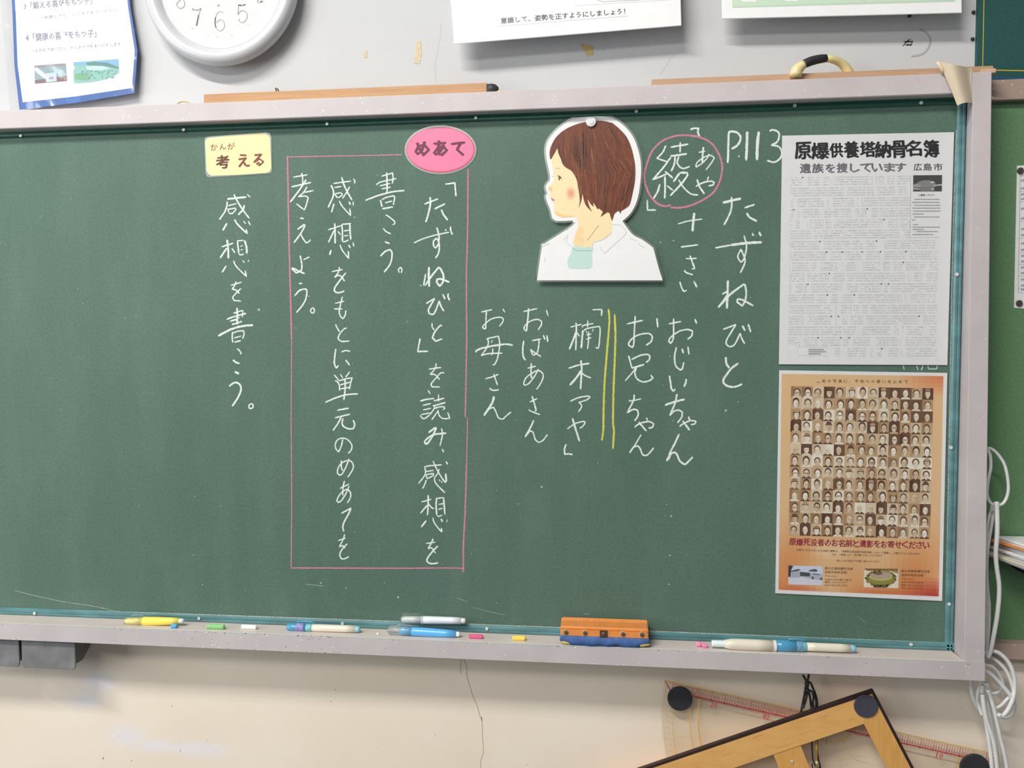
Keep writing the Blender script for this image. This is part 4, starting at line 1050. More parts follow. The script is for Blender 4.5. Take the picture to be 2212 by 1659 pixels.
box('top_rail', (x0, SY-.018, z0_), (0.95, SY, z1_), fr2, sb, 0.001)
z0_, z1_ = px(2160, 1424, SY-.03).z, px(2160, 1390, SY-.03).z
box('bottom_rail', (x0, SY-.03, z0_), (0.95, SY, z1_), fr2, sb, 0.001)

# white chart with two dark magnets
CP_ = VP(SY-.0012)
t = thing('wall_chart', 'narrow white chart with a ruled column on the side chalkboard', 'chart', base_of(CP_, 2205, 665))
slab('chart_sheet', [(2197, 358), (2330, 352), (2326, 676), (2190.5, 665)], CP_, 0.0008, M['paper'], t)
q = Pr(CP_)
q.line([(2204, 380), (2199.5, 632), (2320, 642)], .8, (130, 130, 134), 2); q.line([(2204, 380), (2320, 376)], .8, (130, 130, 134), 2)
for k, y in enumerate((388, 405, 418, 428, 449, 470, 493, 506, 524, 538, 551, 563, 576, 588, 602, 615, 624)):
    q.rect(2206, y, 2208.5, y+4, (130, 130, 136), 2); q.rect(2210, y-1, 2213.5, y+4, (150, 150, 156), 2)
    if k % 2: q.line([(2203-k*.2, y+8), (2320, y+8)], .6, (160, 160, 166), 2)
q.build('chart_print', M['print'], t)
for x, y, lab in ((2203.5, 369, 'upper dark round magnet holding the white chart'), (2201, 655, 'lower dark round magnet holding the white chart')):
    p = px(x, y, SY-.0022)
    v, f = lathe([(0, .0068), (.003, .0068), (.0038, .006), (.0038, 0)], p, (0, -1, 0), 24)
    o = mk('round_magnet', v, f, plain('dark_magnet', (74, 64, 64), 0.5, 0.05)); tag(o, lab, 'magnet')

# pile of papers on a small rack
RY = -0.06
rk = thing('paper_rack', 'grey shelf plate under the pile of papers at the right edge', 'shelf', (px(2215, 1222, RY).x, RY, px(2215, 1240, RY).z))
pz0 = px(2180, 1222, RY).z
vs = [(px(2176, 1222, RY).x, YW-.008, pz0-.001), (0.42, YW-.008, pz0-.001), (0.42, -.14, pz0-.001), (px(2215, 1244, RY).x+.004, -.14, pz0-.001)]
vs2 = [(x, y, z-.003) for x, y, z in vs]
mk('shelf_plate', vs+vs2, [(0,1,2,3),(7,6,5,4),(0,4,5,1),(1,5,6,2),(2,6,7,3),(3,7,4,0)], plain('grey_plate', (196, 196, 198), 0.4, 0.03), rk)
box('shelf_bracket', (px(2215, 1244, RY).x+.02, -.05, pz0-.03), (px(2215, 1244, RY).x+.024, YW-.008, pz0-.004), M['dark'], rk)
random.seed(8)
zz = pz0
papers = [((214,210,192), 'bottom sheet bundle, greenish edge, of the paper pile at right', .008, -.012)] + \
 [((232,232,234), l, h, o) for l, h, o in (('thick white bundle second from the bottom of the paper pile', .007, .006), ('white bundle third from the bottom of the paper pile', .006, -.001), ('white bundle in the middle of the paper pile', .006, .009), ('white bundle just under the top ones of the paper pile', .005, .004))] + \
 [((238,238,238), 'thin white sheets under the orange folder', .003, .012), ((240,150,84), 'orange folder near the top of the paper pile', .0012, .0), ((242,242,243), 'top white sheets of the paper pile', .006, .014)]
for rgb, lab, h, off in papers:
    x_ = px(2180, 1200, RY).x+off; r_ = random.uniform(-.03, .03)
    n_ = 5 if h > .004 else 1
    tt_ = thing('paper_bundle', lab, 'paper', (x_+.08, -.03, zz), 'papers piled on the right-hand shelf')
    mt = plain('sheet_paper', rgb, 0.6, 0.03)
    for k_ in range(n_):
        j = random.uniform(-.004, .004); hh = h/n_
        q4 = [(x_+j, YW-.01), (x_+.21, YW-.012), (x_+.21, -.13), (x_+.045+j, -.125)]
        if rgb[0] == 240 and rgb[1] == 150: q4[0] = (x_-.012, YW-.012)
        v_ = [(a_, b_, zz+k_*hh+.0002) for a_, b_ in q4]+[(a_, b_, zz+(k_+1)*hh) for a_, b_ in q4]
        mk('sheet', v_, [(3,2,1,0),(4,5,6,7),(0,1,5,4),(1,2,6,5),(2,3,7,6),(3,0,4,7)], mt, tt_)
    zz += h

# --- white cable, looped beside the frame
wcab = plain('white_cable', (226, 226, 224), 0.35, 0.03)
t = thing('power_cable', 'bundled white cable hanging in loops beside the right end of the frame', 'cable', base_of(VP(-.03), 2150, 1500))
def cable(pts, Y0, Y1, r=.0036, name='cable_loop'):
    c = crom(pts, 7, 120); n_ = len(c)
    path = [px(x, y, (Y0+(Y1-Y0)*i/(n_-1))) for i, (x, y) in enumerate(c)]
    v, f = tube(path, r, 10); return mk(name, v, f, wcab, t, smooth=True)
cable([(2128,972),(2136,968),(2148,974),(2162,990),(2172,1010),(2178,1045),(2176,1070),(2166,1088),(2150,1091),(2138,1084),(2132,1065),(2135,1035),(2140,1010),(2139,985),(2133,970)], -.015, -.03, .0034)
cable([(2153,1084),(2154,1110),(2154,1150),(2151,1195),(2153,1225),(2158,1260),(2158,1290),(2154,1330),(2147,1370),(2139,1408),(2133,1420)], -.04, -.03, .0048)
cable([(2148,1086),(2144,1120),(2136,1170),(2132,1215),(2133,1265),(2137,1310),(2136,1360),(2131,1405)], 0.0, .002, .0034)
cable([(2143,1090),(2134,1130),(2130,1190),(2131,1300),(2130,1400)], .0, .004, .003)
cable([(2126,1412),(2142,1406),(2160,1412),(2178,1430),(2189,1455),(2192,1485),(2186,1515),(2174,1538),(2162,1548),(2158,1543)], -.02, -.045, .0046)
cable([(2124,1424),(2140,1420),(2158,1432),(2174,1450),(2186,1478),(2190,1500)], 0, -.03, .0042)
cable([(2124,1436),(2142,1440),(2156,1454),(2166,1474),(2162,1490),(2148,1498),(2134,1497)], -.02, .0, .0042)
cable([(2126,1448),(2140,1456),(2160,1475),(2178,1496),(2187,1508)], -.03, -.035, .0046)
cable([(2187,1503),(2192,1525),(2184,1545),(2170,1550),(2160,1546)], .0, .002, .0038)
cable([(2146,1532),(2162,1524),(2178,1508),(2186,1505)], -.02, -.03, .0036)
cable([(2108,1450),(2099,1470),(2099,1495),(2108,1520),(2120,1538)], .01, .0, .0042)
cable([(2122,1470),(2114,1490),(2112,1515),(2122,1545)], .0, -.01, .004)
for pts_, a_, b_ in (([(2122,1480),(2122,1510),(2130,1560),(2136,1600),(2141,1640),(2148,1720)], -.02, -.025), ([(2128,1485),(2134,1530),(2144,1580),(2152,1620),(2158,1720)], -.01, -.02), ([(2134,1490),(2148,1535),(2160,1590),(2172,1640),(2184,1720)], -.03, -.03), ([(2122,1500),(2130,1550),(2146,1600),(2152,1640),(2160,1720)], -.035, -.035), ([(2130,1475),(2142,1520),(2152,1560),(2166,1615),(2176,1680)], -.005, -.01)):
    cable(pts_, a_, b_, .0044)

# ================================================================= STICKS LYING ON THE FRAME
wood = m_wood('ruler_wood', (172, 124, 78), (202, 156, 106), (2, 30, 60), 4)
wood2 = m_wood('pale_ruler_wood', (180, 142, 112), (200, 164, 134), (2, 30, 60), 4)
def stick(name, xa, ya, xb, yb, hpx, Y, depth, mat, parent, ext=None, **k):
    a = px(xa, ya, Y); b = px(xb, yb, Y); zb = zt1+.0006; h_ = px(xa, ya-hpx, Y).z-zb
    v, f = box8((a.x, Y, zb), (b.x, Y+depth, zb+h_))
    return mk(name, v, f, mat, parent, bevel=.0012, **k)
p0 = px(750, 200, -.012)
t = thing('wooden_pointer', 'flat light-wood stick with a black tip lying on the frame, left', 'stick', (p0.x, p0.y, zt1))
stick('stick_shaft', 440, 222, 1052, 199, 18.5, -.014, .03, wood, t)
a = px(1052, 190, -.014); h_ = px(440, 203.5, -.014).z-zt1-.0006
v, f = lathe([(0, h_*.48), (.012, h_*.5), (.02, h_*.42), (.026, h_*.22), (.0275, 0)], (a.x-.001, -.004, zt1+.0006+h_*.5), (1, 0, 0), 16)
mk('tip', v, f, plain('black_rubber_tip', (58, 58, 64), 0.5), t, smooth=True)
v, f = lathe([(0, .0035), (.006, .0045), (.01, .003), (.0115, .0)], (px(1074, 196, -.014).x, -.01, zt1+.0045), (1, 0, 0.1), 12)
o = mk('chalk_stub', v, f, plain('yellow_chalk_stub', (220, 212, 80), 0.8), smooth=True); tag(o, 'tiny yellow chalk stub at the black tip of the pointer', 'chalk')
p1 = px(597, 195, -.004)
v, f = tube([p1+Vector((0, 0, -.004)), p1+Vector((-.002, 0, .006)), p1+Vector((.003, 0, .003)), p1+Vector((.006, 0, -.003))], .0016, 6)
o = mk('wire_clip', v, f, M['dark']); tag(o, 'tiny dark wire clip standing on the left stick', 'clip')
path = []
for k in range(30):
    th = math.pi*k/29; c = px(396, 228, .0)
    path.append(c+Vector((-.017*math.cos(th), 0.0, .010*math.sin(th))))
v, f = tube(path, .0022, 8); o = mk('string_coil', v, f, plain('straw_string', (206, 190, 150), 0.8)); tag(o, 'small curl of straw-coloured string lying on the frame', 'string')

p0 = px(1780, 165, -.012)
t = thing('board_ruler', 'long thin wooden ruler with a curved handle lying on the frame, right', 'ruler', (p0.x, p0.y, zt1))
stick('ruler_blade', 1408, 184, 2146, 160, 12.5, -.016, .045, wood2, t)
stick('ruler_end', 2120, 160, 2152, 158, 11.5, -.022, .05, m_wood('end_wood', (200, 160, 128), (226, 196, 170), (8, 20, 40), 5), t)
cream = plain('cream_plastic', (236, 216, 158), 0.3, 0.03, coat=.3); blackt = plain('black_grip_tape', (46, 46, 48), 0.55, 0.1, 80)
def arch(pts, rad, Ys, mat, name, **k):
    c = [Vector((x, y, Y)) for (x, y), Y in zip(pts, Ys)]
    path = [px(p.x, p.y, p.z) for p in c]
    v, f = tube(path, rad, 14); return mk(name, v, f, mat, t, smooth=True, **k)
arch([(1718,166),(1719,160),(1721,153),(1726,147),(1733,141),(1737,138.5)], [.013,.0135,.0135,.012,.010,.0095], [-.026]*6, cream, 'handle', label='cream left foot of the handle')
arch([(1731,142),(1740,137),(1752,132),(1765,128.5),(1777,126.5),(1784,126)], [.0085,.0095,.0098,.0096,.0092,.0085], [-.024,-.022,-.02,-.016,-.012,-.01], blackt, 'grip', label='black tape grip')
arch([(1782,126),(1795,127.5),(1807,131),(1818,137),(1827,146),(1833,156),(1835,162)], [.0075,.008,.0088,.0095,.0105,.011,.011], [-.01,-.006,.0,.006,.01,.014,.016], cream, 'handle', label='cream right foot of the handle')

# --- beige paper flap at the corner
M['kraft'] = plain('beige_paper_tape', (222, 204, 176), 0.6, 0.03, 12)
vs, fs = [], []; n1, n2 = 14, 10
Lft = [(2030,133),(2036,150),(2045,172),(2056,197),(2068,228)]
Rgt = [(2099,147),(2101,162),(2103,185),(2105,205),(2106,225)]
def lerp_poly(pl, t_):
    t_ = t_*(len(pl)-1); i = min(int(t_), len(pl)-2); f_ = t_-i
    return (pl[i][0]*(1-f_)+pl[i+1][0]*f_, pl[i][1]*(1-f_)+pl[i+1][1]*f_)
for j in range(n1+1):
    for i in range(n2+1):
        u, w_ = i/n2, j/n1
        a = lerp_poly(Lft, w_); b = lerp_poly(Rgt, w_)
        x = a[0]*(1-u)+b[0]*u; y = a[1]*(1-u)+b[1]*u - 5*math.sin(math.pi*u)*w_*(1 if w_ > .8 else 0)
        Y = -.032-.022*math.sin(math.pi*min(1, u*1.1))*(1-w_*.5)-(.01*(1-u))
        vs.append(px(x, y, Y))
for j in range(n1):
    for i in range(n2): fs.append((j*(n2+1)+i, j*(n2+1)+i+1, (j+1)*(n2+1)+i+1, (j+1)*(n2+1)+i))
n_ = len(vs); vs += [v_+Vector((0, .0006, 0)) for v_ in vs]; fs += [tuple(i+n_ for i in reversed(f_)) for f_ in fs]
o = mk('paper_flap', vs, fs, M['kraft'], smooth=True); tag(o, 'beige paper tape wrapped over the upper right corner of the frame', 'tape')
v, f = tube([px(2025, 134, -.04), px(2029, 140, -.042), px(2036, 152, -.043), px(2040, 160, -.04)], [.0035, .0045, .004, .001], 8)
mk('curled_edge', v, f, M['kraft'], o, smooth=True)

# ================================================================= CHALKS AND PENS IN THE TRAY
def tray_top(Y): return ztray-.001+(zi-ztray)*min(1, max(0, -Y/0.07))+.0004
def on_tray(x, y, r):
    z = ztray
    for _ in range(6):
        p = pz(x, y, z+r); z = tray_top(max(YB+.004, min(-.002, p.y)))
    p = pz(x, y, z+r)
    Y = max(YB+r+.002, min(-.007-r, p.y)); 
    if Y != p.y: p = px(x, y, Y); z = tray_top(Y); p.z = z+r
    return p
def chalk(x0, y0, x1, y1, r, rgb, label, lump=0):
    c = on_tray((x0+x1)/2, (y0+y1)/2, r); a = px(x0, y0, c.y); b = px(x1, y1, c.y)
    a.z = b.z = c.z; d = b-a; L = d.length; 
    prof = [(0, r*.7), (r*.25, r*.97), (L*.5, r*(1.0+lump)), (L-r*.3, r*.95), (L, r*.6)]
    v, f = lathe(prof, a, d, 16)
    o = mk('chalk_stick', v, f, plain('chalk_'+label.split()[0], rgb, 0.9, 0.05, 300), smooth=False); tag(o, label, 'chalk'); return o
chalk(370, 1352, 383, 1353, .0056, (92, 176, 236), 'blue chalk end peeking out under the yellow pen')
chalk(447, 1352.5, 485, 1355, .0062, (146, 206, 136), 'green chalk piece right of the yellow pen')
chalk(522, 1350, 555, 1359, .0056, (240, 242, 240), 'white chalk piece left of the blue-capped holder')
chalk(1013, 1372, 1043, 1378, .0052, (226, 100, 146), 'pink chalk piece with a chipped side, right of the blue pen')
chalk(1107, 1378.5, 1135, 1378.5, .0058, (248, 220, 96), 'yellow chalk piece between the pink chalk and the eraser')
chalk(1503, 1390, 1515, 1393, .0062, (240, 150, 186), 'pink chalk lump left of the long chalk holder', .05)
chalk(1517, 1393.5, 1528, 1396, .0054, (240, 140, 180), 'small pink chalk lump beside the larger one')
chalk(813.5, 1370, 819, 1367, .0022, (238, 232, 214), 'tiny cream chalk crumb in front of the white pen')

def marker(name, label, cat, ax, ay, bx, by, parts, Y=None, zlift=0, rmax=.008):
    """parts: list of (part name, [(px along axis 0..1, radius m)...], material)"""
    if Y is None:
        c = on_tray((ax+bx)/2, (ay+by)/2, rmax)
    else:
        c = px((ax+bx)/2, (ay+by)/2, Y)
    a = px(ax, ay, c.y); b = px(bx, by, c.y)
    if Y is None:
        m_ = c.z-(a.z+b.z)/2; a.z += m_; b.z += m_
        k_ = (a.z-b.z)*.5; a.z -= k_*.6; b.z += k_*.6
    d = b-a; L = d.length
    t = thing(name, label, cat, (c.x, c.y, c.z-rmax))
    for pn, prof, mat in parts:
        if callable(prof): prof(t, a, d.normalized(), L); continue
        v, f = lathe([(s_*L, r_) for s_, r_ in prof], a, d, 24); mk(pn, v, f, mat, t, smooth=False if 'ring' in pn else True)
    return t
def clip(rad, s0, s1, mat, up=1.0, side=-.35):
    def f_(t, a, d, L):
        n_ = Vector((0, side, up)).normalized()
        pth = [a+d*L*s0+n_*rad*.6, a+d*L*s0+n_*(rad+.003), a+d*L*(s0+.01)+n_*(rad+.0045), a+d*L*(s0+s1)/2+n_*(rad+.0047), a+d*L*s1+n_*(rad+.004), a+d*L*(s1+.005)+n_*(rad+.002)]
        v, f = tube(pth, [.0022, .0022, .0019, .0017, .0017, .0014], 8); mk('clip', v, f, mat, t, smooth=True)
    return f_
clearp = plain('clear_cap_plastic', (232, 236, 238), 0.08, 0.0, trans=.9, alpha=.45)
yel = plain('yellow_pen_plastic', (255, 232, 96), 0.28, 0.01, coat=.4); whp = plain('white_pen_plastic', (232, 234, 242), 0.25, 0.01, coat=.3)
blp = plain('sky_blue_pen_plastic', (98, 188, 250), 0.28, 0.02, coat=.4); crp = plain('cream_holder_plastic', (234, 226, 206), 0.3, 0.01, coat=.3)
cyp = plain('translucent_blue_cap', (92, 180, 226), 0.15, 0.03, trans=.25, coat=.4, alpha=.93); pale = plain('pale_cap_end', (222, 230, 226), 0.3, 0.02)
ltb = plain('light_blue_knob', (150, 208, 230), 0.3, 0.02)
grip = plain('pale_turquoise_grip', (140, 214, 222), 0.25, 0.03, trans=.2)
marker('chalk_pen', 'yellow chalk pen with a clear cap, leftmost in the tray', 'pen', 269, 1346, 397.5, 1337.5, [
 ('barrel', [(.30, .0102), (.34, .0108), (.55, .0104), (.8, .0088), (.915, .0078), (.918, .0)], yel),
 ('inner_cap', [(.02, .005), (.08, .0072), (.2, .0078), (.32, .0078)], plain('pale_yellow_inner', (250, 232, 140), .3)),
 ('cap', [(.0, .0050), (.015, .0082), (.05, .0098), (.2, .0104), (.33, .0112)], clearp), ('end_plug', [(.915, .0052), (.93, .0066), (.985, .0064), (1.0, .004)], pale),
 ('clip', clip(.0104, .12, .3, clearp, 1, .1), None), ('clip', clip(.0104, .02, .28, clearp, -.5, -1), None)], rmax=.0104)
marker('chalk_holder', 'cream chalk holder with a translucent blue cap, left of the middle', 'holder', 621, 1355, 778, 1358.5, [
 ('barrel', [(.33, .0086), (.5, .0088), (.8, .0086), (.94, .0078), (.941, 0)], crp), ('grip', [(.25, .0089), (.345, .0090), (.347, .0086)], grip),
 ('cap', [(.0, .007), (.012, .0086), (.06, .0092), (.26, .0094)], cyp), ('label_ring', [(.13, .0095), (.23, .0096), (.231, .0092)], plain('violet_label', (150, 140, 200), .4, .2, 200)),
 ('end_knob', [(.935, .0068), (.95, .0074), (.985, .0068), (1, .004)], ltb), ('clip', clip(.0092, .14, .36, cyp, 1, .2), None)], rmax=.0092)
marker('chalk_pen', 'white chalk pen with a clear cap, propped against the board above the blue one', 'pen', 864, 1338, 1006, 1341, [
 ('barrel', [(.33, .0094), (.5, .0092), (.8, .0084), (.93, .0078), (.931, 0)], whp), ('inner_cap', [(.03, .004), (.05, .0068), (.2, .0078), (.34, .0082)], pale),
 ('cap', [(.0, .006), (.01, .0088), (.05, .0098), (.2, .0100), (.36, .0104)], clearp), ('end_plug', [(.925, .0052), (.94, .0066), (.985, .0062), (1, .004)], plain('ivory_plug', (228, 226, 212), .3)),
 ('clip', clip(.0100, .06, .34, clearp, 1, -.1), None)], Y=-.0185, rmax=.0098)
marker('chalk_pen', 'sky-blue chalk pen with a clear cap, lying in front of the white one', 'pen', 838, 1358, 994, 1373, [
 ('barrel', [(.33, .0098), (.36, .0104), (.6, .0100), (.8, .009), (.945, .0076), (.946, 0)], blp), ('inner_cap', [(.17, .0068), (.2, .0086), (.34, .0092)], plain('pale_blue_inner', (120, 192, 234), .3)),
 ('cap', [(.0, .006), (.012, .0092), (.06, .0108), (.3, .0110), (.33, .0112)], clearp), ('end_plug', [(.94, .0052), (.955, .0062), (.985, .006), (1, .004)], plain('white_plug', (236, 236, 236), .3)),
 ('clip', clip(.0108, .14, .42, clearp, 1, -.15), None)], rmax=.0104)
marker('chalk_holder', 'long white and cream chalk holder with a nozzle, right of the eraser', 'holder', 1537, 1390, 1676, 1394.5, [
 ('nozzle', [(.0, .0066), (.03, .0076), (.2, .0078), (.24, .0086)], plain('white_nozzle', (226, 236, 238), .3, .02)), ('barrel', [(.2, .0088), (.3, .0118), (.4, .0126), (.7, .0125), (.97, .0120), (.975, 0)], crp),
 ('joint_ring', [(.955, .0124), (1.0, .0124), (1.001, 0)], plain('white_ring', (236, 236, 232), .3))], rmax=.0124)
marker('chalk_holder', 'cream chalk holder with a blue translucent cap, rightmost in the tray', 'holder', 1676, 1394, 1849, 1401, [
 ('barrel', [(.37, .0092), (.5, .0094), (.8, .0093), (.93, .0085), (.931, 0)], crp), ('grip', [(.24, .0110), (.38, .0100), (.385, .0092)], grip),
 ('cap', [(.0, .011), (.012, .0128), (.1, .0132), (.27, .0116)], cyp), ('label_ring', [(.24, .0118), (.33, .0116), (.331, .011)], plain('grey_blue_label', (110, 160, 190), .4, .15, 200)),
 ('end_knob', [(.925, .0074), (.94, .008), (.985, .0072), (1, .004)], ltb), ('clip', clip(.0120, .16, .36, cyp, 1, -.1), None)], rmax=.0124)

# --- eraser
eb = px(1305, 1396, YB+.004)
zb = tray_top(YB+.01)+.001
xl, xr = px(1210, 1385, YB+.003).x, px(1402, 1390, YB+.003).x
t = thing('board_eraser', 'orange plastic chalkboard eraser with a blue cloth base in the tray', 'eraser', ((xl+xr)/2, -.04, zb))
orp = plain('orange_plastic', (240, 150, 76), 0.4, 0.04, 30, coat=.15)
hB = px(1305, 1377, YB+.002).z-zb; hM = px(1305, 1358, YB+.003).z-zb; hT = px(1305, 1336, -.02).z-zb
prof = [(YB+.003, hB), (YB+.003, hM-.001), (YB+.005, hM+.0015), (-.030, hT-.004), (-.020, hT), (-.013, hT-.003), (-.010, hM-.004), (-.010, hB)]
n_ = len(prof); xs_ = [(xl+.0005, .93), (xl+.0005+.0025, 1.0), (xr-.0035, 1.0), (xr-.001, .93)]
yc, zc = -.04, hB
vs, fs = [], []
for x_, k_ in xs_: vs += [(x_, yc+(y_-yc)*k_, zb+zc+(z_-zc)*(k_ if z_ > zc else 1)) for y_, z_ in prof]
for i in range(3):
    for j in range(n_): j2 = (j+1) % n_; fs.append((i*n_+j, i*n_+j2, (i+1)*n_+j2, (i+1)*n_+j))
fs += [tuple(range(n_))[::-1], tuple(range(3*n_, 4*n_))]
mk('eraser_body', vs, fs, orp, t, bevel=.0012)
box('rim_ledge', (xl+.001, YB+.0018, zb+hM-.0035), (xr-.0015, YB+.004, zb+hM-.001), orp, t, bevel=.0006)
# blue cloth with wavy lower edge wrapped round
vs, fs = [], []; nx = 60
cl = plain('blue_cloth', (74, 106, 164), 0.9, 0.12, 60, bump=.3)
for i in range(nx+1):
    u = i/nx; x_ = xl-.0005+(xr-xl+.001)*u
    end = min(u, 1-u)
    low = (0 if end > .14 else .0085*(1-end/.14)**.5) + .0035*math.exp(-((u-.62)/.06)**2) + .0006*math.sin(u*31)
    if 0.11 < u < .15 or .85 < u < .9: low *= .3
    yb_ = YB+.0005-.002*math.sin(u*math.pi)-.0007*math.sin(u*23)
    zt_ = zb+hB+.0008
    vs += [(x_, -.012, zt_), (x_, YB+.004, zt_+.0006), (x_, yb_+.0015, zt_-.003), (x_, yb_, zb+(hB)*.45+low*.5), (x_, yb_+.003+low*.2, zb+low), (x_, YB+.012, zb+low*.9), (x_, -.014, zb+low*.9)]
for i in range(nx):
    for j in range(7): fs.append((i*7+j, i*7+(j+1) % 7, (i+1)*7+(j+1) % 7, (i+1)*7+j))
fs += [tuple(range(7)), tuple(range(nx*7, nx*7+7))[::-1]]
mk('cloth_base', vs, fs, cl, t, smooth=True)
for sgn, xx in ((1, xl+.014), (-1, xr-.010)):
    v, f = lathe([(0, .002), (.002, .0042), (.012, .005), (.022, .0035), (.026, .001)], (xx-(.011 if sgn > 0 else .013), YB+.006, zb+.0062), (1, 0, -.1*sgn), 12)
    mk('sponge', v, f, plain('yellowed_sponge', (206, 180, 108), .9, .1, 90), t, smooth=True, label='yellowed sponge showing at the cloth corner')
for x, y in ((1222, 1365.5), (1263.5, 1367), (1304, 1369.5), (1345.5, 1369.5), (1386.5, 1370.5)):
    p = px(x, y, YB+.0015)
    if x == 1304:
        box('clasp_slot', (p.x-.0088, YB+.0008, zb+hB+.0), (p.x+.0085, YB+.003, zb+hM-.004), plain('dark_slot', (82, 58, 44), .6), t)
    v, f = lathe([(0, .0063), (.0008, .0063), (.001, .0055)], p+Vector((0, .001, 0)), (0, -1, 0), 20)
    if x != 1304: mk('eyelet', v, f, plain('pale_orange_eyelet', (246, 196, 150), .4), t)
    v, f = lathe([(.0006, .0052), (.002, .0046), (.0027, .0028), (.0029, 0)], p, (0, -1, 0), 20)
    mk('rivet', v, f, plain('dark_rivet', (104, 88, 70), .4, .15, 300), t, smooth=True)
q = Pr(Plane((0, (YB+.005-.030)/2, zb+(hM+.0015+hT-.004)/2), Vector((0, -((hT-.004)-(hM+.0015)), (-.030-(YB+.005))))*-1 if False else Vector((0, -(hT-hM-.0055), .0+(-.030-YB-.005)))))
q.pl.n = Vector((0, -(hT-hM-.0055), (-.030-YB-.005))).normalized()
q.pl.p = Vector((0, YB+.005, zb+hM+.0015))
for pts_ in ([(370,260),(430,262),(428,370),(368,365)], ):
    q.line([(1200+x/10.05, 1310+y/10.05) for x, y in pts_+[pts_[0]]], .7, (238, 190, 140), 4)
q.line([(1249.3, 1336), (1249, 1346.5)], .9, (250, 214, 180), 4); q.text('黒板', (1237, 1346), (1243, 1346.3), 9, (238, 190, 142), 4)
q.text('H', (1275.5, 1344), (1280.5, 1344.3), 5, (226, 196, 160), 4, .02); q.text('拭き', (1368.5, 1348), (1384, 1348.6), 8, (236, 188, 146), 4)
q.build('faded_print', M['print'], t)

# ================================================================= UNDER THE TRAY, LEFT: TWO GREY BOXES
gp = plain('grey_metal_box', (124, 124, 126), 0.5, 0.1, 25)
BYf = -.06
def boxunit(xa, xb, label):
    pA = px(xa, 1396, BYf); pB = px(xb, 1447, BYf)
    yb_px = 1441 + (xb-42)*(6/121.0)
    z1 = zo-.0008; z0 = px(xb, yb_px, BYf).z
    t = thing('eraser_box', label, 'box', ((pA.x+pB.x)/2, BYf, z0), 'grey metal boxes under the tray')
    x0, x1 = pA.x, pB.x; r = .008
    o_ = []
    for cx_, cz_, a0 in ((x1-r, z0+r, -90), (x0+r, z0+r, 180)):
        for k in range(6):
            th = math.radians(a0+(90*k/5)); o_.append((cx_+r*math.cos(th), cz_+r*math.sin(th)))
    o_ = [(x1, z1)]+[(x1-r+r*math.cos(math.radians(-a_)), z0+r-r*math.sin(math.radians(a_))) for a_ in range(0, 91, 18)]+[(x0+r-r*math.sin(math.radians(a_)), z0+r-r*math.cos(math.radians(a_))) for a_ in range(0, 91, 18)]+[(x0, z1)]
    n_ = len(o_); vs = [(x, BYf, z) for x, z in o_]+[(x, BYf+.004, z) for x, z in o_]
    fs = [tuple(range(n_)), tuple(range(n_, 2*n_))[::-1]]+[(i, (i+1) % n_, (i+1) % n_+n_, i+n_) for i in range(n_)]
    mk('front_plate', vs, fs, gp, t, bevel=.001)
    # wedge-shaped body narrowing downwards behind the plate
    w0, w1 = x0+.004, x1-.001
    vs = [(w0, BYf+.004, z1), (w1, BYf+.004, z1), (w1, YW-.002, z1), (w0, YW-.002, z1), (w0, BYf+.004, z0+.014), (w1, BYf+.004, z0+.014), (w1, BYf+.03, z0+.014), (w0, BYf+.03, z0+.014)]
    mk('box_body', vs, [(0,1,2,3),(4,7,6,5),(0,4,5,1),(1,5,6,2),(2,6,7,3),(3,7,4,0)], plain('dark_grey_side', (98, 98, 102), .5, .08), t)
boxunit(-120, 42.5, 'grey metal eraser box under the tray, cut by the left edge')
boxunit(46, 163, 'grey metal eraser box under the tray, right one of the pair')

# ================================================================= BELOW THE BOARD, RIGHT
# clear protractor
PY = .028
PPl = VP(PY)
cx_, cy_ = 1797.0, 1549.5
dx, dy = 0.9757, 0.2192                                  # along the straight edge
def pr_(a_, b_): return (cx_+dx*a_-dy*b_, cy_+dy*a_+dx*b_)   # a along edge, b below it
t = thing('board_protractor', 'large clear plastic protractor with a red scale, hanging below the board', 'protractor', base_of(PPl, *pr_(0, 360)))
clr = m_film('clear_acrylic', 0.015, 0.1, 0.0, 5, (0.97, 0.955, 0.93, 1))
out = [pr_(-369, 0), pr_(369, 0)]+[pr_(369*math.cos(math.radians(a_)), 369*math.sin(math.radians(a_))) for a_ in range(4, 180, 4)]
slab('clear_plate', out, PPl, .003, clr, t)
q = Pr(PPl); red = (206, 56, 72); yl = (228, 178, 64)
q.line([pr_(-352, 21), pr_(350, 21)], 2.6, red, 3)
q.line([pr_(-369, 1), pr_(369, 1)], 2.0, (216, 178, 84), 3)
k = -350; i_n = 0
while k <= 350:
    L_ = 16 if i_n % 5 else 20
    q.line([pr_(k, 3.5 if i_n % 5 else 2), pr_(k, 4+L_)], .9 if i_n % 5 else 1.3, (206, 70, 84), 3)
    if i_n % 5 == 0: q.line([pr_(k, 12), pr_(k+17, 12)], .7, (216, 110, 100), 3)
    k += 5.9*0.98; i_n += 1
q.line([pr_(-352, 21), pr_(-369, 2)], 2, red, 3); q.line([pr_(350, 21), pr_(366, 2)], 2, red, 3)
for tx, a_, b_, w_ in (('20', -262, 36, 15), ('40', -147, 36, 15), ('20', 125, 36, 15), ('10', 238, 36, 15)):
    q.text(tx, pr_(a_, b_), pr_(a_+w_, b_), 13, (206, 74, 84), 3, .01)
q.build('red_scale', M['print'], t, label='red centimetre scale')
q = Pr(PPl)
def arc(r_, a0, a1, w_, c=yl): q.line([pr_(r_*math.cos(math.radians(a_)), r_*math.sin(math.radians(a_))) for a_ in [a0+(a1-a0)*i_/60 for i_ in range(61)]], w_, c, 3)
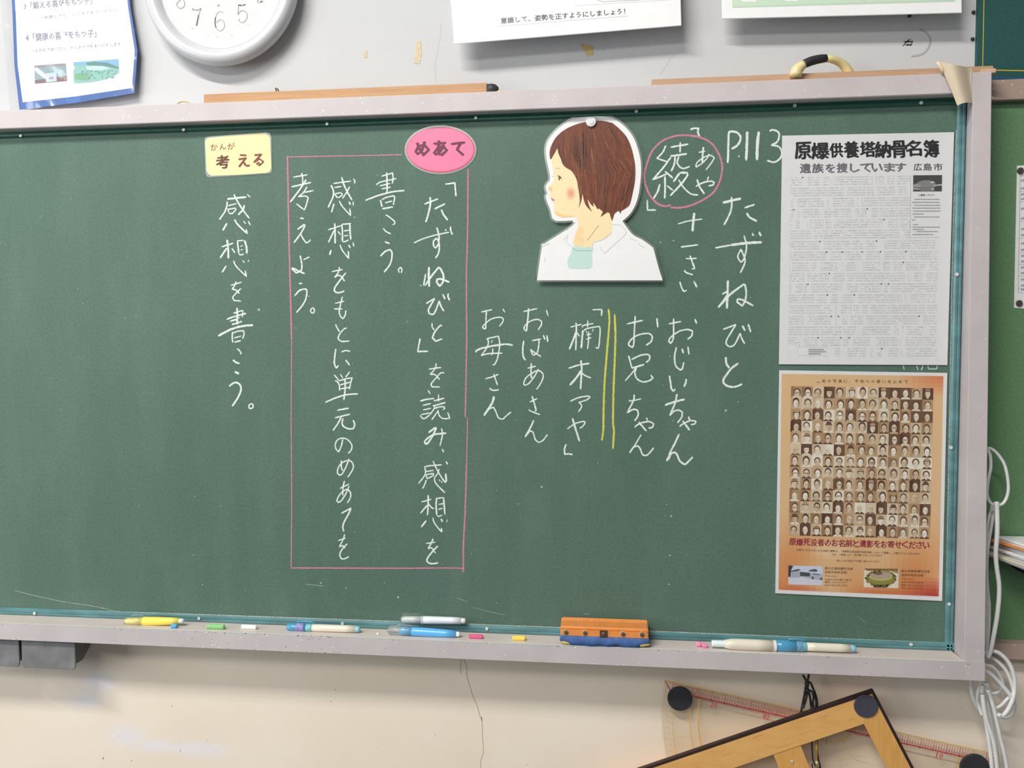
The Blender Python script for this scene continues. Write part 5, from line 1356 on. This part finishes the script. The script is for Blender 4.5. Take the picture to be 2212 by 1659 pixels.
arc(364, 2, 178, 1.0, (206, 190, 140)); arc(345, 4, 176, 1.0); arc(307, 4, 176, 1.6); arc(289, 4, 176, 2.2); arc(52, 8, 172, 1.5)
for d_ in range(2, 179, 2):
    c_, s_ = math.cos(math.radians(d_)), math.sin(math.radians(d_))
    q.line([pr_(350*c_, 350*s_), pr_((362 if d_ % 10 else 366)*c_, (362 if d_ % 10 else 366)*s_)], .8, (222, 190, 110), 3)
    if d_ % 10 == 0: q.line([pr_(310*c_, 310*s_), pr_(345*c_, 345*s_)], .7, (226, 190, 110), 3)
for d_ in range(10, 180, 10):
    c_, s_ = math.cos(math.radians(d_)), math.sin(math.radians(d_)); q.line([pr_(46*c_, 46*s_), pr_(60*c_, 60*s_)], .9, yl, 3)
for a_, b_, c_ in (((1795, 1628), (1844, 1600), 1), ((1830, 1590), (1848, 1628), 1)): pass
q.line([(1803, 1578), (1844, 1627), (1806, 1641)], 1.4, (222, 190, 90), 3); q.line([(1844, 1627), (1876, 1633)], 1.0, (226, 206, 160), 3)
q.line([pr_(0, 22), pr_(0, 288)], .8, (226, 196, 130), 3)
q.build('yellow_scale', M['print'], t, label='yellow degree arcs')
blk = plain('black_magnet_disc', (46, 46, 50), 0.7, 0.08, 60)
for x, y, r_ in ((1468.5, 1508, 27), (2104, 1657, 32)):
    c = px(x, y, PY-.002); rr = (px(x+r_, y, PY)-px(x, y, PY)).length
    v, f = lathe([(0, rr), (.004, rr), (.005, rr*.97), (.005, 0)], c, (0, -1, 0), 40)
    mk('magnet_disc', v, f, blk, t)

# wooden set square in front
SYf = -.012
WPn = VP(SYf)
w1 = m_wood('varnished_wood', (226, 168, 94), (238, 188, 116), (3, 20, 10), 5, .35)
t = thing('board_set_square', 'varnished wooden set square with black edging and a round magnet, lower right', 'set square', base_of(WPn, 1700, 1690))
A = Vector((1887, 1491)); dl = Vector((-487, 165)).normalized(); dr = Vector((88, 169)).normalized()
def L2(p, q_, s_): return (p.x+(q_.x)*s_, p.y+(q_.y)*s_)
nl = Vector((-dl.y, dl.x)); nl = nl if nl.y > 0 else -nl       # inward normals
nr = Vector((-dr.y, dr.x)); nr = nr if nr.x < 0 else -nr
def isect(p, d, q_, e):
    den = d.x*e.y-d.y*e.x; s_ = ((q_.x-p.x)*e.y-(q_.y-p.y)*e.x)/den; return p+d*s_
LB = A+dl*760; RB = A+dr*440; db = (RB-LB).normalized(); nb = Vector((db.y, -db.x)); nb = nb if nb.y < 0 else -nb
e = 6.5; wbm = 62
Ai = isect(A+nl*e, dl, A+nr*e, dr); Li = isect(A+nl*e, dl, LB+nb*e, db); Ri = isect(A+nr*e, dr, LB+nb*e, db)
Aj = isect(A+nl*wbm, dl, A+nr*52, dr); Lj = isect(A+nl*wbm, dl, LB+nb*55, db); Rj = isect(A+nr*52, dr, LB+nb*55, db)
T_ = .012
def sl(name, pts, mat, th=T_, lift=0.0, **k): return slab(name, [(p[0], p[1]) for p in pts], WPn, th, mat, t, lift=lift, **k)
dkw = plain('black_edge_strip', (52, 34, 34), 0.5, 0.1, 60)
sl('edge_strip', [A, LB, Li, Ai], dkw); sl('edge_strip', [RB, A, Ai, Ri], dkw); sl('edge_strip', [LB, RB, Ri, Li], dkw)
sl('rail', [Ai, Li, Lj, Aj+dl*0], w1, lift=.0008); 
wv = m_wood('varnished_wood_upright', (218, 158, 82), (234, 180, 104), (20, 20, 3), 5, .35)
sl('rail', [Ai, Aj, Rj, Ri], wv, lift=.0004, bevel=0)
sl('rail', [Lj, Li, Ri, Rj], w1, lift=.0002)
sl('brace', [(1668, 1622), (1727, 1604), (1775, 1725), (1716, 1745)], wv, th=.010, lift=-.001)
p = px(1711, 1645, SYf); v, f = lathe([(0, .0035), (.0012, .0032), (.0018, 0)], p, (0, -1, 0), 14); mk('rivet', v, f, M['screw'], t)
q = Pr(Plane((0, SYf-.0008, 0))); random.seed(12)
for s_, w_, L_ in ((110, 20, 18), (150, 40, 30), (260, 14, 22), (330, 30, 26), (60, 44, 12), (410, 36, 20), (200, 52, 40)):
    a = A+dl*s_+nl*w_; b = a+dl*L_; q.line([(a.x, a.y), (b.x, b.y)], 1.0, (196, 136, 66), 3, True)
q.build('wood_grain_marks', M['print'], t)
q = Pr(Plane((0, SYf-.0002, 0)))
c_ = px(1870, 1524.5, SYf-.001); rr = (px(1896, 1524, SYf)-px(1870, 1524, SYf)).length
v, f = lathe([(0, rr), (.003, rr), (.0038, rr*.97), (.0038, 0)], c_, (0, -1, 0), 40)
mk('magnet_disc', v, f, plain('slate_magnet_disc', (70, 68, 82), 0.6, 0.06, 60), t, label='round slate-grey magnet disc')

# black cord with clip
t = thing('hanging_cord', 'looped black cord hanging from the frame in front of the protractor', 'cord', base_of(VP(.0), 1750, 1660))
bk = plain('black_cord', (38, 40, 44), 0.6, 0.05)
def cord(pts, Y, r=.0022, m=bk, nm='cord_strand'):
    c = crom(pts, 6, 130); v, f = tube([px(x, y, Y+.002*math.sin(i*.7)) for i, (x, y) in enumerate(c)], r, 8); return mk(nm, v, f, m, t, smooth=True)
cord([(1735,1459),(1740,1468),(1744,1476),(1741,1484),(1738,1500),(1734,1520),(1730,1540),(1728,1560)], .012, .0026)
cord([(1747,1458),(1745,1468),(1742,1478),(1746,1490),(1750,1508),(1752,1525),(1754,1545),(1753,1565)], .010, .0026)
cord([(1742,1475),(1750,1474),(1756,1486),(1762,1502),(1765,1520),(1764,1540)], .014, .0026)
cord([(1744,1482),(1738,1496),(1742,1500),(1750,1492),(1757,1498),(1762,1512),(1762,1530)], .008, .0024)
cord([(1742,1478),(1739,1490),(1743,1500),(1740,1515),(1735,1530)], .006, .0024)
cord([(1744,1494),(1753,1493),(1757,1506),(1756,1520),(1760,1540)], .011, .0022)
v, f = lathe([(0, .003), (.004, .0055), (.010, .005), (.014, .003)], px(1743, 1472, .01), (0, 0, -1), 10); mk('knot', v, f, bk, t, smooth=True)
cord([(1753,1590),(1754,1610),(1756,1640),(1762,1655),(1768,1668)], .006, .0018)
cord([(1766,1592),(1765,1615),(1768,1640),(1772,1656),(1771,1670)], .004, .0018)
cord([(1754,1650),(1757,1662),(1766,1664),(1771,1652),(1768,1640)], .003, .0014)
br_ = plain('brass', (196, 160, 60), 0.35, 0.05, metal=.6)
cord([(1763,1598),(1764,1618),(1764,1640),(1764,1660)], .002, .0026, br_, 'brass_clip')
v, f = lathe([(0, .003), (.002, .0035), (.003, .001)], px(1764, 1647, 0), (0, -1, 0), 12); mk('clip_rivet', v, f, M['screw'], t)
